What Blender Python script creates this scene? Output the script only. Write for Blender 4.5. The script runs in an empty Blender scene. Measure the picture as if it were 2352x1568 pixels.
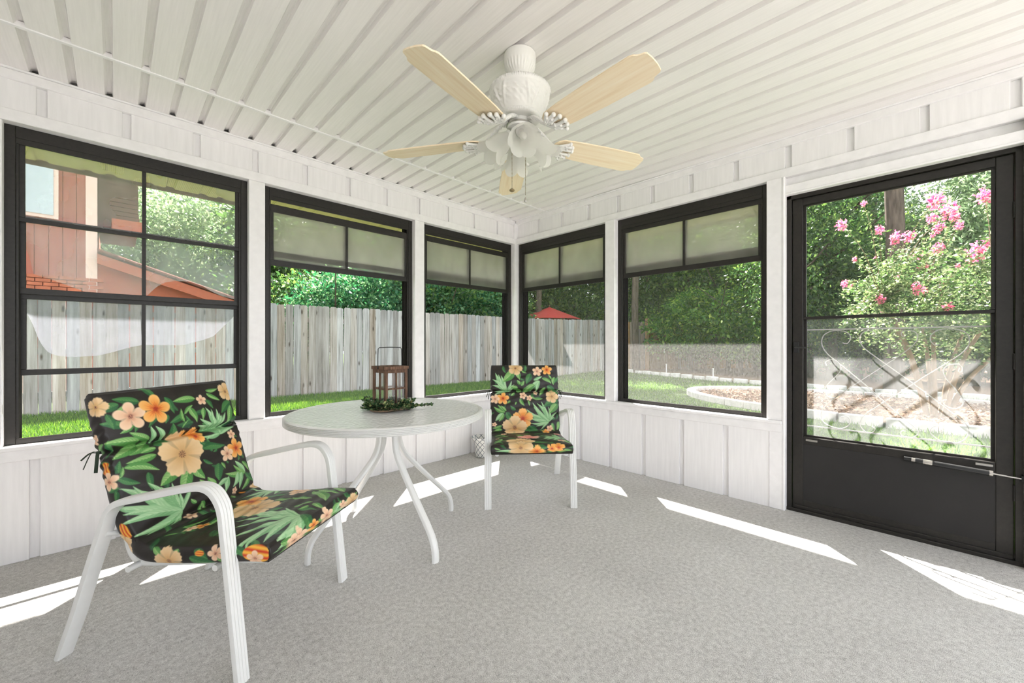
import bpy, bmesh, math, random
import numpy as np
from mathutils import Vector, Matrix
R_ = math.radians
random.seed(7); rng = np.random.default_rng(11)
sc = bpy.context.scene
col = sc.collection

# ---------------------------------------------------------------- camera, sky, sun, exposure
cam = bpy.data.cameras.new('camera')
cam.sensor_width = 36.0
cam.lens = 36.0 * 928.0 / 2352.0
cam.shift_y = 6.0 / 2352.0
cam.clip_start = 0.02; cam.clip_end = 300
camo = bpy.data.objects.new('camera', cam); col.objects.link(camo)
camo.location = (0, 0, 1.086)
camo.rotation_euler = (R_(90), 0, R_(45.49 - 90))
sc.camera = camo

world = bpy.data.worlds.new('World'); sc.world = world
world.use_nodes = True
bg = world.node_tree.nodes['Background']
bg.inputs['Color'].default_value = (0.88, 0.93, 1.0, 1)
bg.inputs['Strength'].default_value = 1.3

sun = bpy.data.lights.new('sun', 'SUN'); sun.energy = 15.5; sun.angle = R_(0.6); sun.color = (1.0, 0.955, 0.905)
suno = bpy.data.objects.new('sun', sun); col.objects.link(suno)
suno.location = (10, 10, 16)
suno.rotation_euler = Vector((-1, -1, -1.63)).to_track_quat('-Z', 'Y').to_euler()

sc.view_settings.view_transform = 'Standard'
sc.view_settings.look = 'None'
sc.view_settings.exposure = 1.05
sc.view_settings.gamma = 1.0
sc.view_settings.use_curve_mapping = False
sc.cycles.transparent_max_bounces = 20
sc.cycles.max_bounces = 5
sc.cycles.diffuse_bounces = 4
sc.cycles.glossy_bounces = 3
sc.cycles.adaptive_threshold = 0.1
sc.cycles.adaptive_min_samples = 16
sc.cycles.use_light_tree = False
sc.cycles.caustics_reflective = False
sc.cycles.caustics_refractive = False

# ---------------------------------------------------------------- materials
def srgb(r, g, b):
    f = lambda c: ((c/255+0.055)/1.055)**2.4 if c/255 > 0.04045 else c/255/12.92
    return (f(r), f(g), f(b), 1)
MATS = {}
class NT:
    def __init__(s, name):
        s.m = bpy.data.materials.new(name); s.m.use_nodes = True
        s.t = s.m.node_tree; s.t.nodes.clear()
        s.out = s.n('ShaderNodeOutputMaterial')
    def n(s, typ, **kw):
        nd = s.t.nodes.new(typ)
        for k, v in kw.items():
            if hasattr(nd, k): setattr(nd, k, v)
            else: s.set(nd, k, v)
        return nd
    def set(s, nd, k, v):
        if isinstance(k, str): k = k.replace('_', ' ')
        for i in nd.inputs:
            if i.name.lower() == str(k).lower():
                i.default_value = v; return
        raise KeyError(k)
    def l(s, a, b): s.t.links.new(a, b)
    def ramp(s, fac, stops):
        r = s.n('ShaderNodeValToRGB'); e = r.color_ramp.elements
        while len(e) < len(stops): e.new(0.5)
        for el, (p, c) in zip(e, stops): el.position = p; el.color = c
        s.l(fac, r.inputs[0]); return r.outputs[0]
    def coords(s, scale=(1,1,1), obj=True, rnd=False):
        tc = s.n('ShaderNodeTexCoord'); mp = s.n('ShaderNodeMapping')
        mp.inputs['Scale'].default_value = scale
        s.l(tc.outputs['Object'], mp.inputs['Vector'])
        if rnd:
            oi = s.n('ShaderNodeObjectInfo'); mu = s.n('ShaderNodeMath', operation='MULTIPLY'); mu.inputs[1].default_value = 37.0
            s.l(oi.outputs['Random'], mu.inputs[0]); s.l(mu.outputs[0], mp.inputs['Location'])
        return mp.outputs[0]
    def noise(s, vec, scale, detail=3, rough=0.55):
        nd = s.n('ShaderNodeTexNoise'); nd.inputs['Scale'].default_value = scale
        nd.inputs['Detail'].default_value = detail; nd.inputs['Roughness'].default_value = rough
        s.l(vec, nd.inputs['Vector']); return nd.outputs['Fac']
    def bump(s, h, strength, dist=0.002):
        b = s.n('ShaderNodeBump'); b.inputs['Strength'].default_value = strength; b.inputs['Distance'].default_value = dist
        s.l(h, b.inputs['Height']); return b.outputs[0]
    def bsdf(s, rough=0.5, metal=0.0, spec=0.4):
        b = s.n('ShaderNodeBsdfPrincipled')
        b.inputs['Roughness'].default_value = rough; b.inputs['Metallic'].default_value = metal
        b.inputs['Specular IOR Level'].default_value = spec
        s.l(b.outputs[0], s.out.inputs[0]); return b

def simple(name, c, rough=0.5, metal=0.0, var=0.08, scale=(20,20,20), nscale=1.0, bump=0.0, spec=0.4, rnd=False):
    t = NT(name); b = t.bsdf(rough, metal, spec)
    v = t.coords(scale, rnd=rnd); f = t.noise(v, nscale, 4)
    c = np.array(c[:3])
    lo = tuple(np.clip(c*(1-var), 0, 1)) + (1,); hi = tuple(np.clip(c*(1+var), 0, 1)) + (1,)
    t.l(t.ramp(f, [(0.3, lo), (0.7, hi)]), b.inputs['Base Color'])
    if bump: t.l(t.bump(f, bump), b.inputs['Normal'])
    MATS[name] = t.m; return t.m

white_wood = simple('white painted wood', (0.88, 0.86, 0.86), 0.55, var=0.035, scale=(60,60,4), bump=0.25, spec=0.25)
white_trim = simple('white painted trim', (0.885, 0.865, 0.865), 0.5, var=0.04, scale=(9,9,9), nscale=2, bump=0.18, spec=0.3)
vinyl_ceiling = simple('white vinyl ceiling plank', (0.885, 0.855, 0.84), 0.5, var=0.03, scale=(90,3,90), nscale=1.5, bump=0.2, spec=0.3)
bronze = simple('dark bronze aluminium', (0.017, 0.0145, 0.012), 0.42, 0.0, var=0.3, scale=(60,60,60), spec=0.4)
bronze_panel = simple('dark bronze kick panel', (0.019, 0.0175, 0.017), 0.6, 0.0, var=0.1, scale=(8,8,8), spec=0.35)
white_metal = simple('white powder coated aluminium', (0.82, 0.815, 0.79), 0.3, var=0.02, spec=0.5)
fan_white = simple('white enamel', (0.80, 0.785, 0.75), 0.3, var=0.02, spec=0.5)
chrome = simple('worn chrome', (0.5, 0.48, 0.45), 0.3, 1.0, var=0.15)
brass = simple('antique brass', (0.30, 0.23, 0.13), 0.35, 0.9, var=0.15)
black_metal = simple('black iron', (0.02, 0.02, 0.02), 0.45, var=0.1)
iron_sunlit = simple('sunlit wrought iron', (0.42, 0.40, 0.37), 0.5, var=0.1)  # pale tone is sunlight on the bars, put into the iron's colour
concrete = simple('pale concrete', (0.60, 0.565, 0.55), 0.9, var=0.15, scale=(14,14,14), bump=0.5, spec=0.1)
stone_mat = simple('pale edging stone', (0.62, 0.60, 0.57), 0.9, var=0.15, scale=(9,9,9), bump=0.6, spec=0.1, rnd=True)
bark = simple('grey brown bark', (0.10, 0.078, 0.062), 0.95, var=0.5, scale=(9,9,1.6), nscale=2, bump=0.9, spec=0.1)
stem_mat = simple('tan stem bark', (0.26, 0.18, 0.12), 0.9, var=0.3, scale=(9,9,3), bump=0.4, spec=0.1)
umbrella_red = simple('red umbrella canvas', srgb(190, 62, 60), 0.8, var=0.08)
house_wall = simple('terracotta vertical siding', srgb(158, 98, 84), 0.85, var=0.1, scale=(20,20,2), spec=0.1)
house_trim = simple('pale peach trim', srgb(235, 205, 190), 0.8, var=0.05)
house_brown = simple('brown louvre boards', srgb(92, 62, 52), 0.85, var=0.2, scale=(3,3,30))
house_roof = simple('red brown roof tiles', srgb(122, 74, 62), 0.9, var=0.3, scale=(6,6,6))
house_orange = simple('orange fascia board', srgb(166, 94, 68), 0.8, var=0.1)
soffit_mat = None

def wood(name, stops, rough=0.6, sx=(40,40,3), rnd=True, bump=0.3, knots=False, gloss=0.3):
    t = NT(name); b = t.bsdf(rough, 0, gloss)
    v = t.coords(sx, rnd=rnd); f = t.noise(v, 1.0, 5, 0.6)
    c = t.ramp(f, stops)
    if rnd:
        oi = t.n('ShaderNodeObjectInfo'); hs = t.n('ShaderNodeHueSaturation')
        mr = t.n('ShaderNodeMapRange'); mr.inputs[3].default_value = 0.66; mr.inputs[4].default_value = 1.22
        t.l(oi.outputs['Random'], mr.inputs[0]); t.l(mr.outputs[0], hs.inputs['Value'])
        m2 = t.n('ShaderNodeMath', operation='FRACT'); m1 = t.n('ShaderNodeMath', operation='MULTIPLY'); m1.inputs[1].default_value = 13.7
        t.l(oi.outputs['Random'], m1.inputs[0]); t.l(m1.outputs[0], m2.inputs[0])
        mr2 = t.n('ShaderNodeMapRange'); mr2.inputs[3].default_value = 0.0; mr2.inputs[4].default_value = 2.6
        t.l(m2.outputs[0], mr2.inputs[0]); t.l(mr2.outputs[0], hs.inputs['Saturation'])
        t.l(c, hs.inputs['Color']); c = hs.outputs[0]
    if knots:
        v2 = t.coords((7, 7, 2.2), rnd=True); vo = t.n('ShaderNodeTexVoronoi'); vo.inputs['Scale'].default_value = 1.0
        t.l(v2, vo.inputs['Vector'])
        kf = t.ramp(vo.outputs['Distance'], [(0.06, (0, 0, 0, 1)), (0.16, (1, 1, 1, 1))])
        mx = t.n('ShaderNodeMix', data_type='RGBA'); t.l(kf, mx.inputs[0])
        mx.inputs[6].default_value = (0.05, 0.035, 0.025, 1); t.l(c, mx.inputs[7]); c = mx.outputs[2]
    t.l(c, b.inputs['Base Color'])
    t.l(t.bump(f, bump), b.inputs['Normal'])
    return t.m
fence_wood = wood('weathered grey fence boards', [(0.22, srgb(96, 90, 85)), (0.42, srgb(154, 149, 144)), (0.75, srgb(194, 190, 187))], 0.9, (22, 22, 1.1), knots=True, gloss=0.1)
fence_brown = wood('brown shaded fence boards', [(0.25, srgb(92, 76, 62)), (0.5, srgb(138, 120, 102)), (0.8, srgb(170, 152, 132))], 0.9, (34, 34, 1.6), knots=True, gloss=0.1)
blade_wood = wood('pale maple fan blade', [(0.3, srgb(236, 212, 176)), (0.5, srgb(245, 226, 194)), (0.75, srgb(250, 236, 210))], 0.38, (2.5, 55, 20), rnd=False, bump=0.05, gloss=0.4)
lantern_wood = wood('dark brown stained lantern wood', [(0.3, srgb(62, 46, 38)), (0.55, srgb(110, 84, 68)), (0.8, srgb(146, 116, 96))], 0.7, (60, 60, 8), rnd=False, gloss=0.2)

def carpet():
    t = NT('grey heathered carpet'); b = t.bsdf(0.95, 0, 0.08)
    v = t.coords((1, 1, 1))
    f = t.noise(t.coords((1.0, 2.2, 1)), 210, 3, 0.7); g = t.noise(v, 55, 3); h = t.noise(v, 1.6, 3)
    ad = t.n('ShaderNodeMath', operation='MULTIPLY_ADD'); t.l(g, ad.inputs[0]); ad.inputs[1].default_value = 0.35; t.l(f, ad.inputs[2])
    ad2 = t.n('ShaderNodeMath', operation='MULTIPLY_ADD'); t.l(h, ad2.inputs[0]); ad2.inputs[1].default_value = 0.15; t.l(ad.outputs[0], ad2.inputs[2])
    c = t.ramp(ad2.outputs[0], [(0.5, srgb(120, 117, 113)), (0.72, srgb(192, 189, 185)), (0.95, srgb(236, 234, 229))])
    t.l(c, b.inputs['Base Color']); t.l(t.bump(f, 0.6, 0.004), b.inputs['Normal'])
    return t.m
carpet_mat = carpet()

def haze_sheet(name, colr, fac, gloss=0.03, streak=0.0, nscale=6.0, transp=(1, 1, 1, 1), trans_share=0.7, spots=0.0):
    """thin sheet: part see-through, part scattering (vinyl film, dusty glass, insect screen)"""
    t = NT(name)
    d = t.n('ShaderNodeBsdfDiffuse'); tr = t.n('ShaderNodeBsdfTranslucent'); tp = t.n('ShaderNodeBsdfTransparent')
    d.inputs[0].default_value = colr; tr.inputs[0].default_value = colr; tp.inputs[0].default_value = transp
    m1 = t.n('ShaderNodeMixShader'); m1.inputs[0].default_value = trans_share; t.l(d.outputs[0], m1.inputs[1]); t.l(tr.outputs[0], m1.inputs[2])
    m2 = t.n('ShaderNodeMixShader'); t.l(tp.outputs[0], m2.inputs[1]); t.l(m1.outputs[0], m2.inputs[2])
    if streak:
        f = t.noise(t.coords((1, 1, 0.7)), nscale, 2, 0.5)
        mr = t.n('ShaderNodeMapRange'); mr.inputs[1].default_value = 0.3; mr.inputs[2].default_value = 0.7
        mr.inputs[3].default_value = fac*(1-streak); mr.inputs[4].default_value = min(1, fac*(1+streak))
        t.l(f, mr.inputs[0]); t.l(mr.outputs[0], m2.inputs[0])
    else: m2.inputs[0].default_value = fac
    last = m2.outputs[0]
    if gloss:
        g = t.n('ShaderNodeBsdfGlossy'); g.inputs['Roughness'].default_value = 0.06; g.inputs[0].default_value = (1, 1, 1, 1)
        m3 = t.n('ShaderNodeMixShader'); m3.inputs[0].default_value = gloss
        t.l(last, m3.inputs[1]); t.l(g.outputs[0], m3.inputs[2]); last = m3.outputs[0]
    t.l(last, t.out.inputs[0]); return t.m
film = haze_sheet('hazy vinyl film', (0.82, 0.84, 0.87, 1), 0.30, 0.015, 0.3, 5)
film_dense = haze_sheet('cloudy vinyl film', (0.20, 0.203, 0.23, 1), 0.58, 0.01, 0.12, 4)
film_stack = haze_sheet('smoky grey vinyl film', (0.80, 0.77, 0.72, 1), 0.40, 0.01, 0.15, 5)
screen_mat = haze_sheet('grey insect screen', (0.66, 0.64, 0.62, 1), 0.105, 0, 0.3, 90, trans_share=0.9)
screen_thin = haze_sheet('fine insect screen', (0.4, 0.4, 0.38, 1), 0.035, 0, 0.1, 40)
glass_clean = haze_sheet('clear door glass', (0.8, 0.8, 0.8, 1), 0.012, 0.02, 0.4, 3)
glass_dusty = haze_sheet('dusty door glass', (0.85, 0.85, 0.85, 1), 0.085, 0.02, 0.35, 7)
lantern_glass = haze_sheet('lantern glass', (0.85, 0.88, 0.88, 1), 0.07, 0.06)
def frosted():
    t = NT('frosted tulip glass'); b = t.bsdf(0.35, 0, 0.5); b.inputs['Base Color'].default_value = (0.86, 0.85, 0.80, 1)
    tr = t.n('ShaderNodeBsdfTranslucent'); tr.inputs[0].default_value = (0.88, 0.87, 0.82, 1)
    tp = t.n('ShaderNodeBsdfTransparent')
    m = t.n('ShaderNodeMixShader'); m.inputs[0].default_value = 0.5; t.l(b.outputs[0], m.inputs[1]); t.l(tr.outputs[0], m.inputs[2])
    m2 = t.n('ShaderNodeMixShader'); m2.inputs[0].default_value = 0.14; t.l(m.outputs[0], m2.inputs[1]); t.l(tp.outputs[0], m2.inputs[2])
    t.l(m2.outputs[0], t.out.inputs[0]); return t.m
frosted_mat = frosted()
def table_glass():
    t = NT('white hammered table glass'); b = t.bsdf(0.18, 0, 0.8)
    v = t.coords((1, 1, 1)); vo = t.n('ShaderNodeTexVoronoi'); vo.feature = 'SMOOTH_F1'; vo.inputs['Scale'].default_value = 62
    t.l(v, vo.inputs['Vector']); f = t.noise(v, 30, 3)
    b.inputs['Base Color'].default_value = (0.95, 0.95, 0.95, 1)
    b.inputs['Transmission Weight'].default_value = 0.0
    t.l(t.bump(vo.outputs['Distance'], 0.55, 0.006), b.inputs['Normal'])
    return t.m
table_glass_mat = table_glass()
def leafmat(name, stops, trans=0.45, rough=0.45):
    t = NT(name); g = t.n('ShaderNodeNewGeometry')
    c = t.ramp(g.outputs['Random Per Island'], stops)
    b = t.n('ShaderNodeBsdfPrincipled'); b.inputs['Roughness'].default_value = rough; b.inputs['Specular IOR Level'].default_value = 0.35
    t.l(c, b.inputs['Base Color'])
    tr = t.n('ShaderNodeBsdfTranslucent')
    hs = t.n('ShaderNodeHueSaturation'); hs.inputs['Value'].default_value = 1.9; hs.inputs['Hue'].default_value = 0.485; hs.inputs['Saturation'].default_value = 1.1
    t.l(c, hs.inputs['Color']); t.l(hs.outputs[0], tr.inputs[0])
    m = t.n('ShaderNodeMixShader'); m.inputs[0].default_value = trans
    t.l(b.outputs[0], m.inputs[1]); t.l(tr.outputs[0], m.inputs[2]); t.l(m.outputs[0], t.out.inputs[0]); return t.m
leaf_dark = leafmat('dark evergreen leaves', [(0, srgb(35, 63, 35)), (0.5, srgb(58, 91, 49)), (0.8, srgb(84, 117, 61)), (1, srgb(119, 146, 80))])
leaf_mid = leafmat('mid green leaves', [(0, srgb(44, 80, 38)), (0.5, srgb(73, 116, 52)), (0.8, srgb(105, 144, 63)), (1, srgb(149, 172, 84))])
leaf_teal = leafmat('blue green myrtle leaves', [(0, srgb(35, 80, 58)), (0.5, srgb(58, 109, 73)), (1, srgb(114, 154, 105))])
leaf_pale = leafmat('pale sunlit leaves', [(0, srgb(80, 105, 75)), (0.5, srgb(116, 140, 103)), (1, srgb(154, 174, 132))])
leaf_myrtle = leafmat('crape myrtle leaves', [(0, srgb(49, 77, 42)), (0.5, srgb(86, 112, 68)), (0.8, srgb(132, 151, 103)), (1, srgb(176, 183, 149))])
wreath_leaf = leafmat('wreath eucalyptus leaves', [(0, srgb(30, 58, 38)), (0.5, srgb(58, 88, 56)), (0.85, srgb(110, 136, 92)), (1, srgb(176, 180, 120))], 0.2)
petal_pink = leafmat('pink crinkled petals', [(0, srgb(216, 92, 130)), (0.5, srgb(232, 134, 162)), (1, srgb(248, 196, 206))], 0.35)
grass_mat = leafmat('short green grass blades', [(0, srgb(44, 80, 24)), (0.5, srgb(72, 116, 36)), (1, srgb(116, 148, 60))], 0.3, 0.6)
mulch_leaf = leafmat('brown mulch chips', [(0, srgb(92, 66, 52)), (0.5, srgb(150, 120, 100)), (1, srgb(206, 184, 164))], 0.05, 0.9)
def ground_mat(name, a, b_, sc_):
    t = NT(name); b = t.bsdf(0.95, 0, 0.1); v = t.coords((1, 1, 1)); f = t.noise(v, sc_, 6, 0.65)
    t.l(t.ramp(f, [(0.35, a), (0.65, b_)]), b.inputs['Base Color']); t.l(t.bump(f, 0.5, 0.02), b.inputs['Normal']); return t.m
lawn_mat = ground_mat('lawn soil and turf', srgb(52, 72, 34), srgb(80, 100, 50), 9)
mulch_mat = ground_mat('brown mulch', srgb(96, 70, 56), srgb(172, 146, 124), 26)
def soffit_m():
    t = NT('tan perforated vinyl soffit'); b = t.bsdf(0.6, 0, 0.2)
    v = t.coords((1, 1, 1)); 
    sx = t.n('ShaderNodeSeparateXYZ'); t.l(v, sx.inputs[0])
    outs = []
    for i in (0, 1):
        m = t.n('ShaderNodeMath', operation='MULTIPLY'); m.inputs[1].default_value = 330.0; t.l(sx.outputs[i], m.inputs[0])
        s = t.n('ShaderNodeMath', operation='SINE'); t.l(m.outputs[0], s.inputs[0]); outs.append(s.outputs[0])
    mu = t.n('ShaderNodeMath', operation='MULTIPLY'); t.l(outs[0], mu.inputs[0]); t.l(outs[1], mu.inputs[1])
    t.l(t.ramp(mu.outputs[0], [(0.45, srgb(196, 184, 130)), (0.62, srgb(96, 88, 52))]), b.inputs['Base Color'])
    return t.m
soffit_mat = soffit_m()
def vcol(name, rough=0.6, spec=0.3, sheen=0.0):
    t = NT(name); b = t.bsdf(rough, 0, spec); a = t.n('ShaderNodeVertexColor'); a.layer_name = 'print'
    t.l(a.outputs[0], b.inputs['Base Color'])
    t.l(t.bump(t.noise(t.coords((1, 1, 1)), 26, 3), 0.12, 0.01), b.inputs['Normal']); return t.m
print_mat = vcol('tropical floral print cotton', 0.42, 0.45)
def pot_m():
    t = NT('white glazed pot with grey lattice'); b = t.bsdf(0.25, 0, 0.5)
    tc = t.n('ShaderNodeTexCoord'); sp = t.n('ShaderNodeSeparateXYZ'); t.l(tc.outputs['Object'], sp.inputs[0])
    an = t.n('ShaderNodeMath', operation='ARCTAN2'); t.l(sp.outputs[1], an.inputs[0]); t.l(sp.outputs[0], an.inputs[1])
    res = []
    for sg in (1, -1):
        m = t.n('ShaderNodeMath', operation='MULTIPLY'); m.inputs[1].default_value = 5.0; t.l(an.outputs[0], m.inputs[0])
        z = t.n('ShaderNodeMath', operation='MULTIPLY_ADD'); z.inputs[1].default_value = 60.0*sg; t.l(sp.outputs[2], z.inputs[0]); t.l(m.outputs[0], z.inputs[2])
        s = t.n('ShaderNodeMath', operation='SINE'); t.l(z.outputs[0], s.inputs[0])
        ab = t.n('ShaderNodeMath', operation='ABSOLUTE'); t.l(s.outputs[0], ab.inputs[0]); res.append(ab.outputs[0])
    mn = t.n('ShaderNodeMath', operation='MINIMUM'); t.l(res[0], mn.inputs[0]); t.l(res[1], mn.inputs[1])
    t.l(t.ramp(mn.outputs[0], [(0.12, srgb(92, 98, 112)), (0.32, srgb(226, 226, 222))]), b.inputs['Base Color']); return t.m
pot_mat = pot_m()

# ---------------------------------------------------------------- mesh helpers
class MB:
    def __init__(s): s.v = []; s.f = []
    def add(s, vs, fs):
        o = len(s.v); s.v += [tuple(p) for p in vs]; s.f += [tuple(i+o for i in f) for f in fs]; return s
    def box(s, a, b):
        x0, y0, z0 = a; x1, y1, z1 = b
        return s.add([(x0,y0,z0),(x1,y0,z0),(x1,y1,z0),(x0,y1,z0),(x0,y0,z1),(x1,y0,z1),(x1,y1,z1),(x0,y1,z1)],
                     [(0,3,2,1),(4,5,6,7),(0,1,5,4),(1,2,6,5),(2,3,7,6),(3,0,4,7)])
    def prism(s, poly, axis, a, b):
        """poly: 2D outline (ccw) extruded along axis 'x','y' or 'z' from a to b"""
        n = len(poly)
        def P(q, h):
            return {'x': (h, q[0], q[1]), 'y': (q[0], h, q[1]), 'z': (q[0], q[1], h)}[axis]
        vs = [P(q, a) for q in poly] + [P(q, b) for q in poly]
        fs = [tuple(range(n))[::-1], tuple(range(n, 2*n))] + [(i, (i+1) % n, n+(i+1) % n, n+i) for i in range(n)]
        return s.add(vs, fs)
    def lathe(s, prof, seg=32, c=(0,0,0), mod=None, caps=True):
        vs = []; fs = []
        for (r, z) in prof:
            for k in range(seg):
                a = 2*math.pi*k/seg; rr = r*(mod(a, z, r) if mod else 1)
                vs.append((c[0]+rr*math.cos(a), c[1]+rr*math.sin(a), c[2]+z))
        n = len(prof)
        for i in range(n-1):
            for k in range(seg):
                fs.append((i*seg+k, i*seg+(k+1) % seg, (i+1)*seg+(k+1) % seg, (i+1)*seg+k))
        if caps:
            fs.append(tuple(range(seg))[::-1]); fs.append(tuple((n-1)*seg+k for k in range(seg)))
        return s.add(vs, fs)
    def sweep(s, pts, prof, up=(0,0,1), closed=False, scale=None, caps=True):
        """sweep 2D profile (a along side, b along 'up-ish' normal) along a 3D polyline"""
        pts = [Vector(p) for p in pts]; n = len(pts); m = len(prof); vs = []
        up = Vector(up)
        for i, p in enumerate(pts):
            if closed: t = (pts[(i+1) % n]-pts[i-1])
            else: t = pts[min(i+1, n-1)]-pts[max(i-1, 0)]
            t.normalize()
            side = t.cross(up)
            if side.length < 1e-5: side = t.cross(Vector((1, 0.01, 0)))
            side.normalize(); nn = side.cross(t).normalized()
            k = scale[i] if scale else 1
            for (a, b) in prof: vs.append(p+side*a*k+nn*b*k)
        fs = []
        for i in range(n if closed else n-1):
            j = (i+1) % n
            for k in range(m):
                fs.append((i*m+k, i*m+(k+1) % m, j*m+(k+1) % m, j*m+k))
        if caps and not closed:
            fs.append(tuple(range(m))[::-1]); fs.append(tuple((n-1)*m+k for k in range(m)))
        return s.add(vs, fs)
    def tube(s, pts, r, seg=8, closed=False, scale=None, up=(0.03,0.02,1)):
        return s.sweep(pts, [(r*math.cos(2*math.pi*k/seg), r*math.sin(2*math.pi*k/seg)) for k in range(seg)], up, closed, scale)
    def sphere(s, c, r, seg=12, ring=8, sq=(1,1,1)):
        prof = [(max(1e-4, r*math.sin(math.pi*i/ring)), -r*math.cos(math.pi*i/ring)) for i in range(ring+1)]
        o = len(s.v); s.lathe(prof, seg)
        for i in range(o, len(s.v)):
            v = s.v[i]; s.v[i] = (c[0]+v[0]*sq[0], c[1]+v[1]*sq[1], c[2]+v[2]*sq[2])
        return s
    def mesh(s, name, mat, smooth=None):
        me = bpy.data.meshes.new(name); me.from_pydata(s.v, [], s.f); me.validate()
        if mat: me.materials.append(mat)
        bm = bmesh.new(); bm.from_mesh(me); bmesh.ops.recalc_face_normals(bm, faces=bm.faces); bm.to_mesh(me); bm.free()
        if smooth is not None:
            me.shade_smooth(); me.set_sharp_from_angle(angle=R_(smooth))
        return me
    def build(s, name, mat, parent=None, smooth=None, bevel=0.0, seg=1):
        return link(name, s.mesh(name, mat, smooth), parent, bevel, seg)
def link(name, me, parent=None, bevel=0.0, seg=1):
    o = bpy.data.objects.new(name, me); col.objects.link(o)
    if parent: o.parent = parent
    if bevel:
        m = o.modifiers.new('bevel', 'BEVEL'); m.width = bevel; m.segments = seg; m.limit_method = 'ANGLE'; m.angle_limit = R_(40)
    return o
def empty(name, loc=(0,0,0), rz=0.0, parent=None):
    o = bpy.data.objects.new(name, None); col.objects.link(o); o.location = loc; o.rotation_euler = (0, 0, rz)
    o.empty_display_size = 0.1
    if parent: o.parent = parent
    return o
def tag(o, label=None, cat=None, group=None, kind=None):
    if label: o['label'] = label
    if cat: o['category'] = cat
    if group: o['group'] = group
    if kind: o['kind'] = kind
    return o
def struct(o, label=None): o['kind'] = 'structure'; 
def np_mesh(name, verts, faces4, mat, smooth=False):
    """fast mesh from numpy arrays; faces (n,k)"""
    me = bpy.data.meshes.new(name); nv = len(verts); nf, k = faces4.shape
    me.vertices.add(nv); me.vertices.foreach_set('co', np.ascontiguousarray(verts, np.float32).ravel())
    me.loops.add(nf*k); me.loops.foreach_set('vertex_index', np.ascontiguousarray(faces4, np.int32).ravel())
    me.polygons.add(nf); me.polygons.foreach_set('loop_start', np.arange(0, nf*k, k, dtype=np.int32))
    me.polygons.foreach_set('loop_total', np.full(nf, k, np.int32))
    if mat: me.materials.append(mat)
    me.update(calc_edges=True)
    if smooth: me.shade_smooth()
    return me
def catmull(pts, n=8, closed=False):
    P = [Vector(p) for p in pts]; out = []; m = len(P)
    rngi = range(m if closed else m-1)
    for i in rngi:
        g = (lambda k: P[k % m]) if closed else (lambda k: P[min(max(k, 0), m-1)])
        p0, p1, p2, p3 = g(i-1), g(i), g(i+1), g(i+2)
        for k in range(n):
            t = k/n
            out.append(0.5*((2*p1)+(p2-p0)*t+(2*p0-5*p1+4*p2-p3)*t*t+(3*p1-p0-3*p2+p3)*t**3))
    if not closed: out.append(P[-1])
    return out
def rrect(w, h, r=0.004, n=3):
    """rounded rectangle profile centred at 0"""
    out = []
    for cx, cy, a0 in ((w/2-r, h/2-r, 0), (-w/2+r, h/2-r, 90), (-w/2+r, -h/2+r, 180), (w/2-r, -h/2+r, 270)):
        for k in range(n+1):
            a = R_(a0+90*k/n); out.append((cx+r*math.cos(a), cy+r*math.sin(a)))
    return out

# ---------------------------------------------------------------- the room shell
CEIL = 2.44; YL = 3.13; XR = 3.12; XB = -1.3; YB = -1.3
m = MB(); m.box((XB, YB, -0.06), (XR+0.10, YL+0.10, 0.0))
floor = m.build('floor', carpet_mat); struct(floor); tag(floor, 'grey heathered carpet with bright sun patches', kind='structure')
m = MB(); m.box((XB-0.3, YB-0.3, -0.16), (XR+0.26, YL+0.26, -0.061))
slab = m.build('floor_slab', concrete); struct(slab)

# ceiling: a slab with one plank after another, split by the strip near the left wall
m = MB(); m.box((XB, YB, CEIL+0.03), (XR+0.2, YL+0.2, CEIL+0.06)); 
ceiling = m.build('ceiling', vinyl_ceiling); struct(ceiling)
PW = 0.1328; STRIP = 2.703
def sag(x, y):
    return 0.004*math.sin(x*3.1+0.7)*math.sin(y*2.3+0.4)+0.0035*math.sin(y*5.2+x*1.3)*math.exp(-((x-1.0)/1.2)**2)
def plank(x0, y0, y1, n):
    prof = [(0.0, 0.024), (0.005, 0.022), (0.009, 0.0), (PW-0.024, 0.0), (PW-0.014, 0.020), (PW, 0.024)]
    vs = []; fs = []
    for j in range(n+1):
        y = y0+(y1-y0)*j/n; e = min(1, min(abs(y-y0), abs(y-y1))/0.12) if n > 4 else 0
        for (a, b) in prof:
            x = min(x0+a, XR+0.03)
            vs.append((x, y, CEIL+b+sag(x, y)*e))
    k = len(prof)
    for j in range(n):
        for i in range(k-1): fs.append((j*k+i, (j+1)*k+i, (j+1)*k+i+1, j*k+i+1))
    mb = MB(); mb.add(vs, fs); mb.build('plank', vinyl_ceiling, ceiling)
k0 = int(math.floor((XB+0.287)/PW))
x = -0.287+k0*PW+0.006
while x < XR-0.005:
    plank(x, STRIP+0.004, YL+0.01, 3); plank(x, YB, STRIP-0.004, 40); x += PW
m = MB(); m.box((XB, STRIP-0.011, CEIL-0.005), (XR, STRIP+0.011, CEIL+0.02))
t1 = m.build('trim_1', white_trim, bevel=0.002); struct(t1)

def panels(parent, name, u0, u1, z0, z1, d, grooves, gw=0.036, mat=white_wood):
    """grooved siding: boards with a recessed channel between neighbours"""
    edges = [u0]
    for g in sorted(grooves):
        if u0+0.02 < g and g+gw < u1-0.02: edges += [g, g+gw]
    edges.append(u1)
    for i in range(0, len(edges)-1, 2):
        m = MB(); m.box((edges[i], d, z0), (edges[i+1], d+0.026, z1)); m.build(name, mat, parent, bevel=0.002)
    m = MB(); m.box((u0, d+0.018, z0), (u1, d+0.030, z1)); m.build('groove_board', mat, parent)

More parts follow.
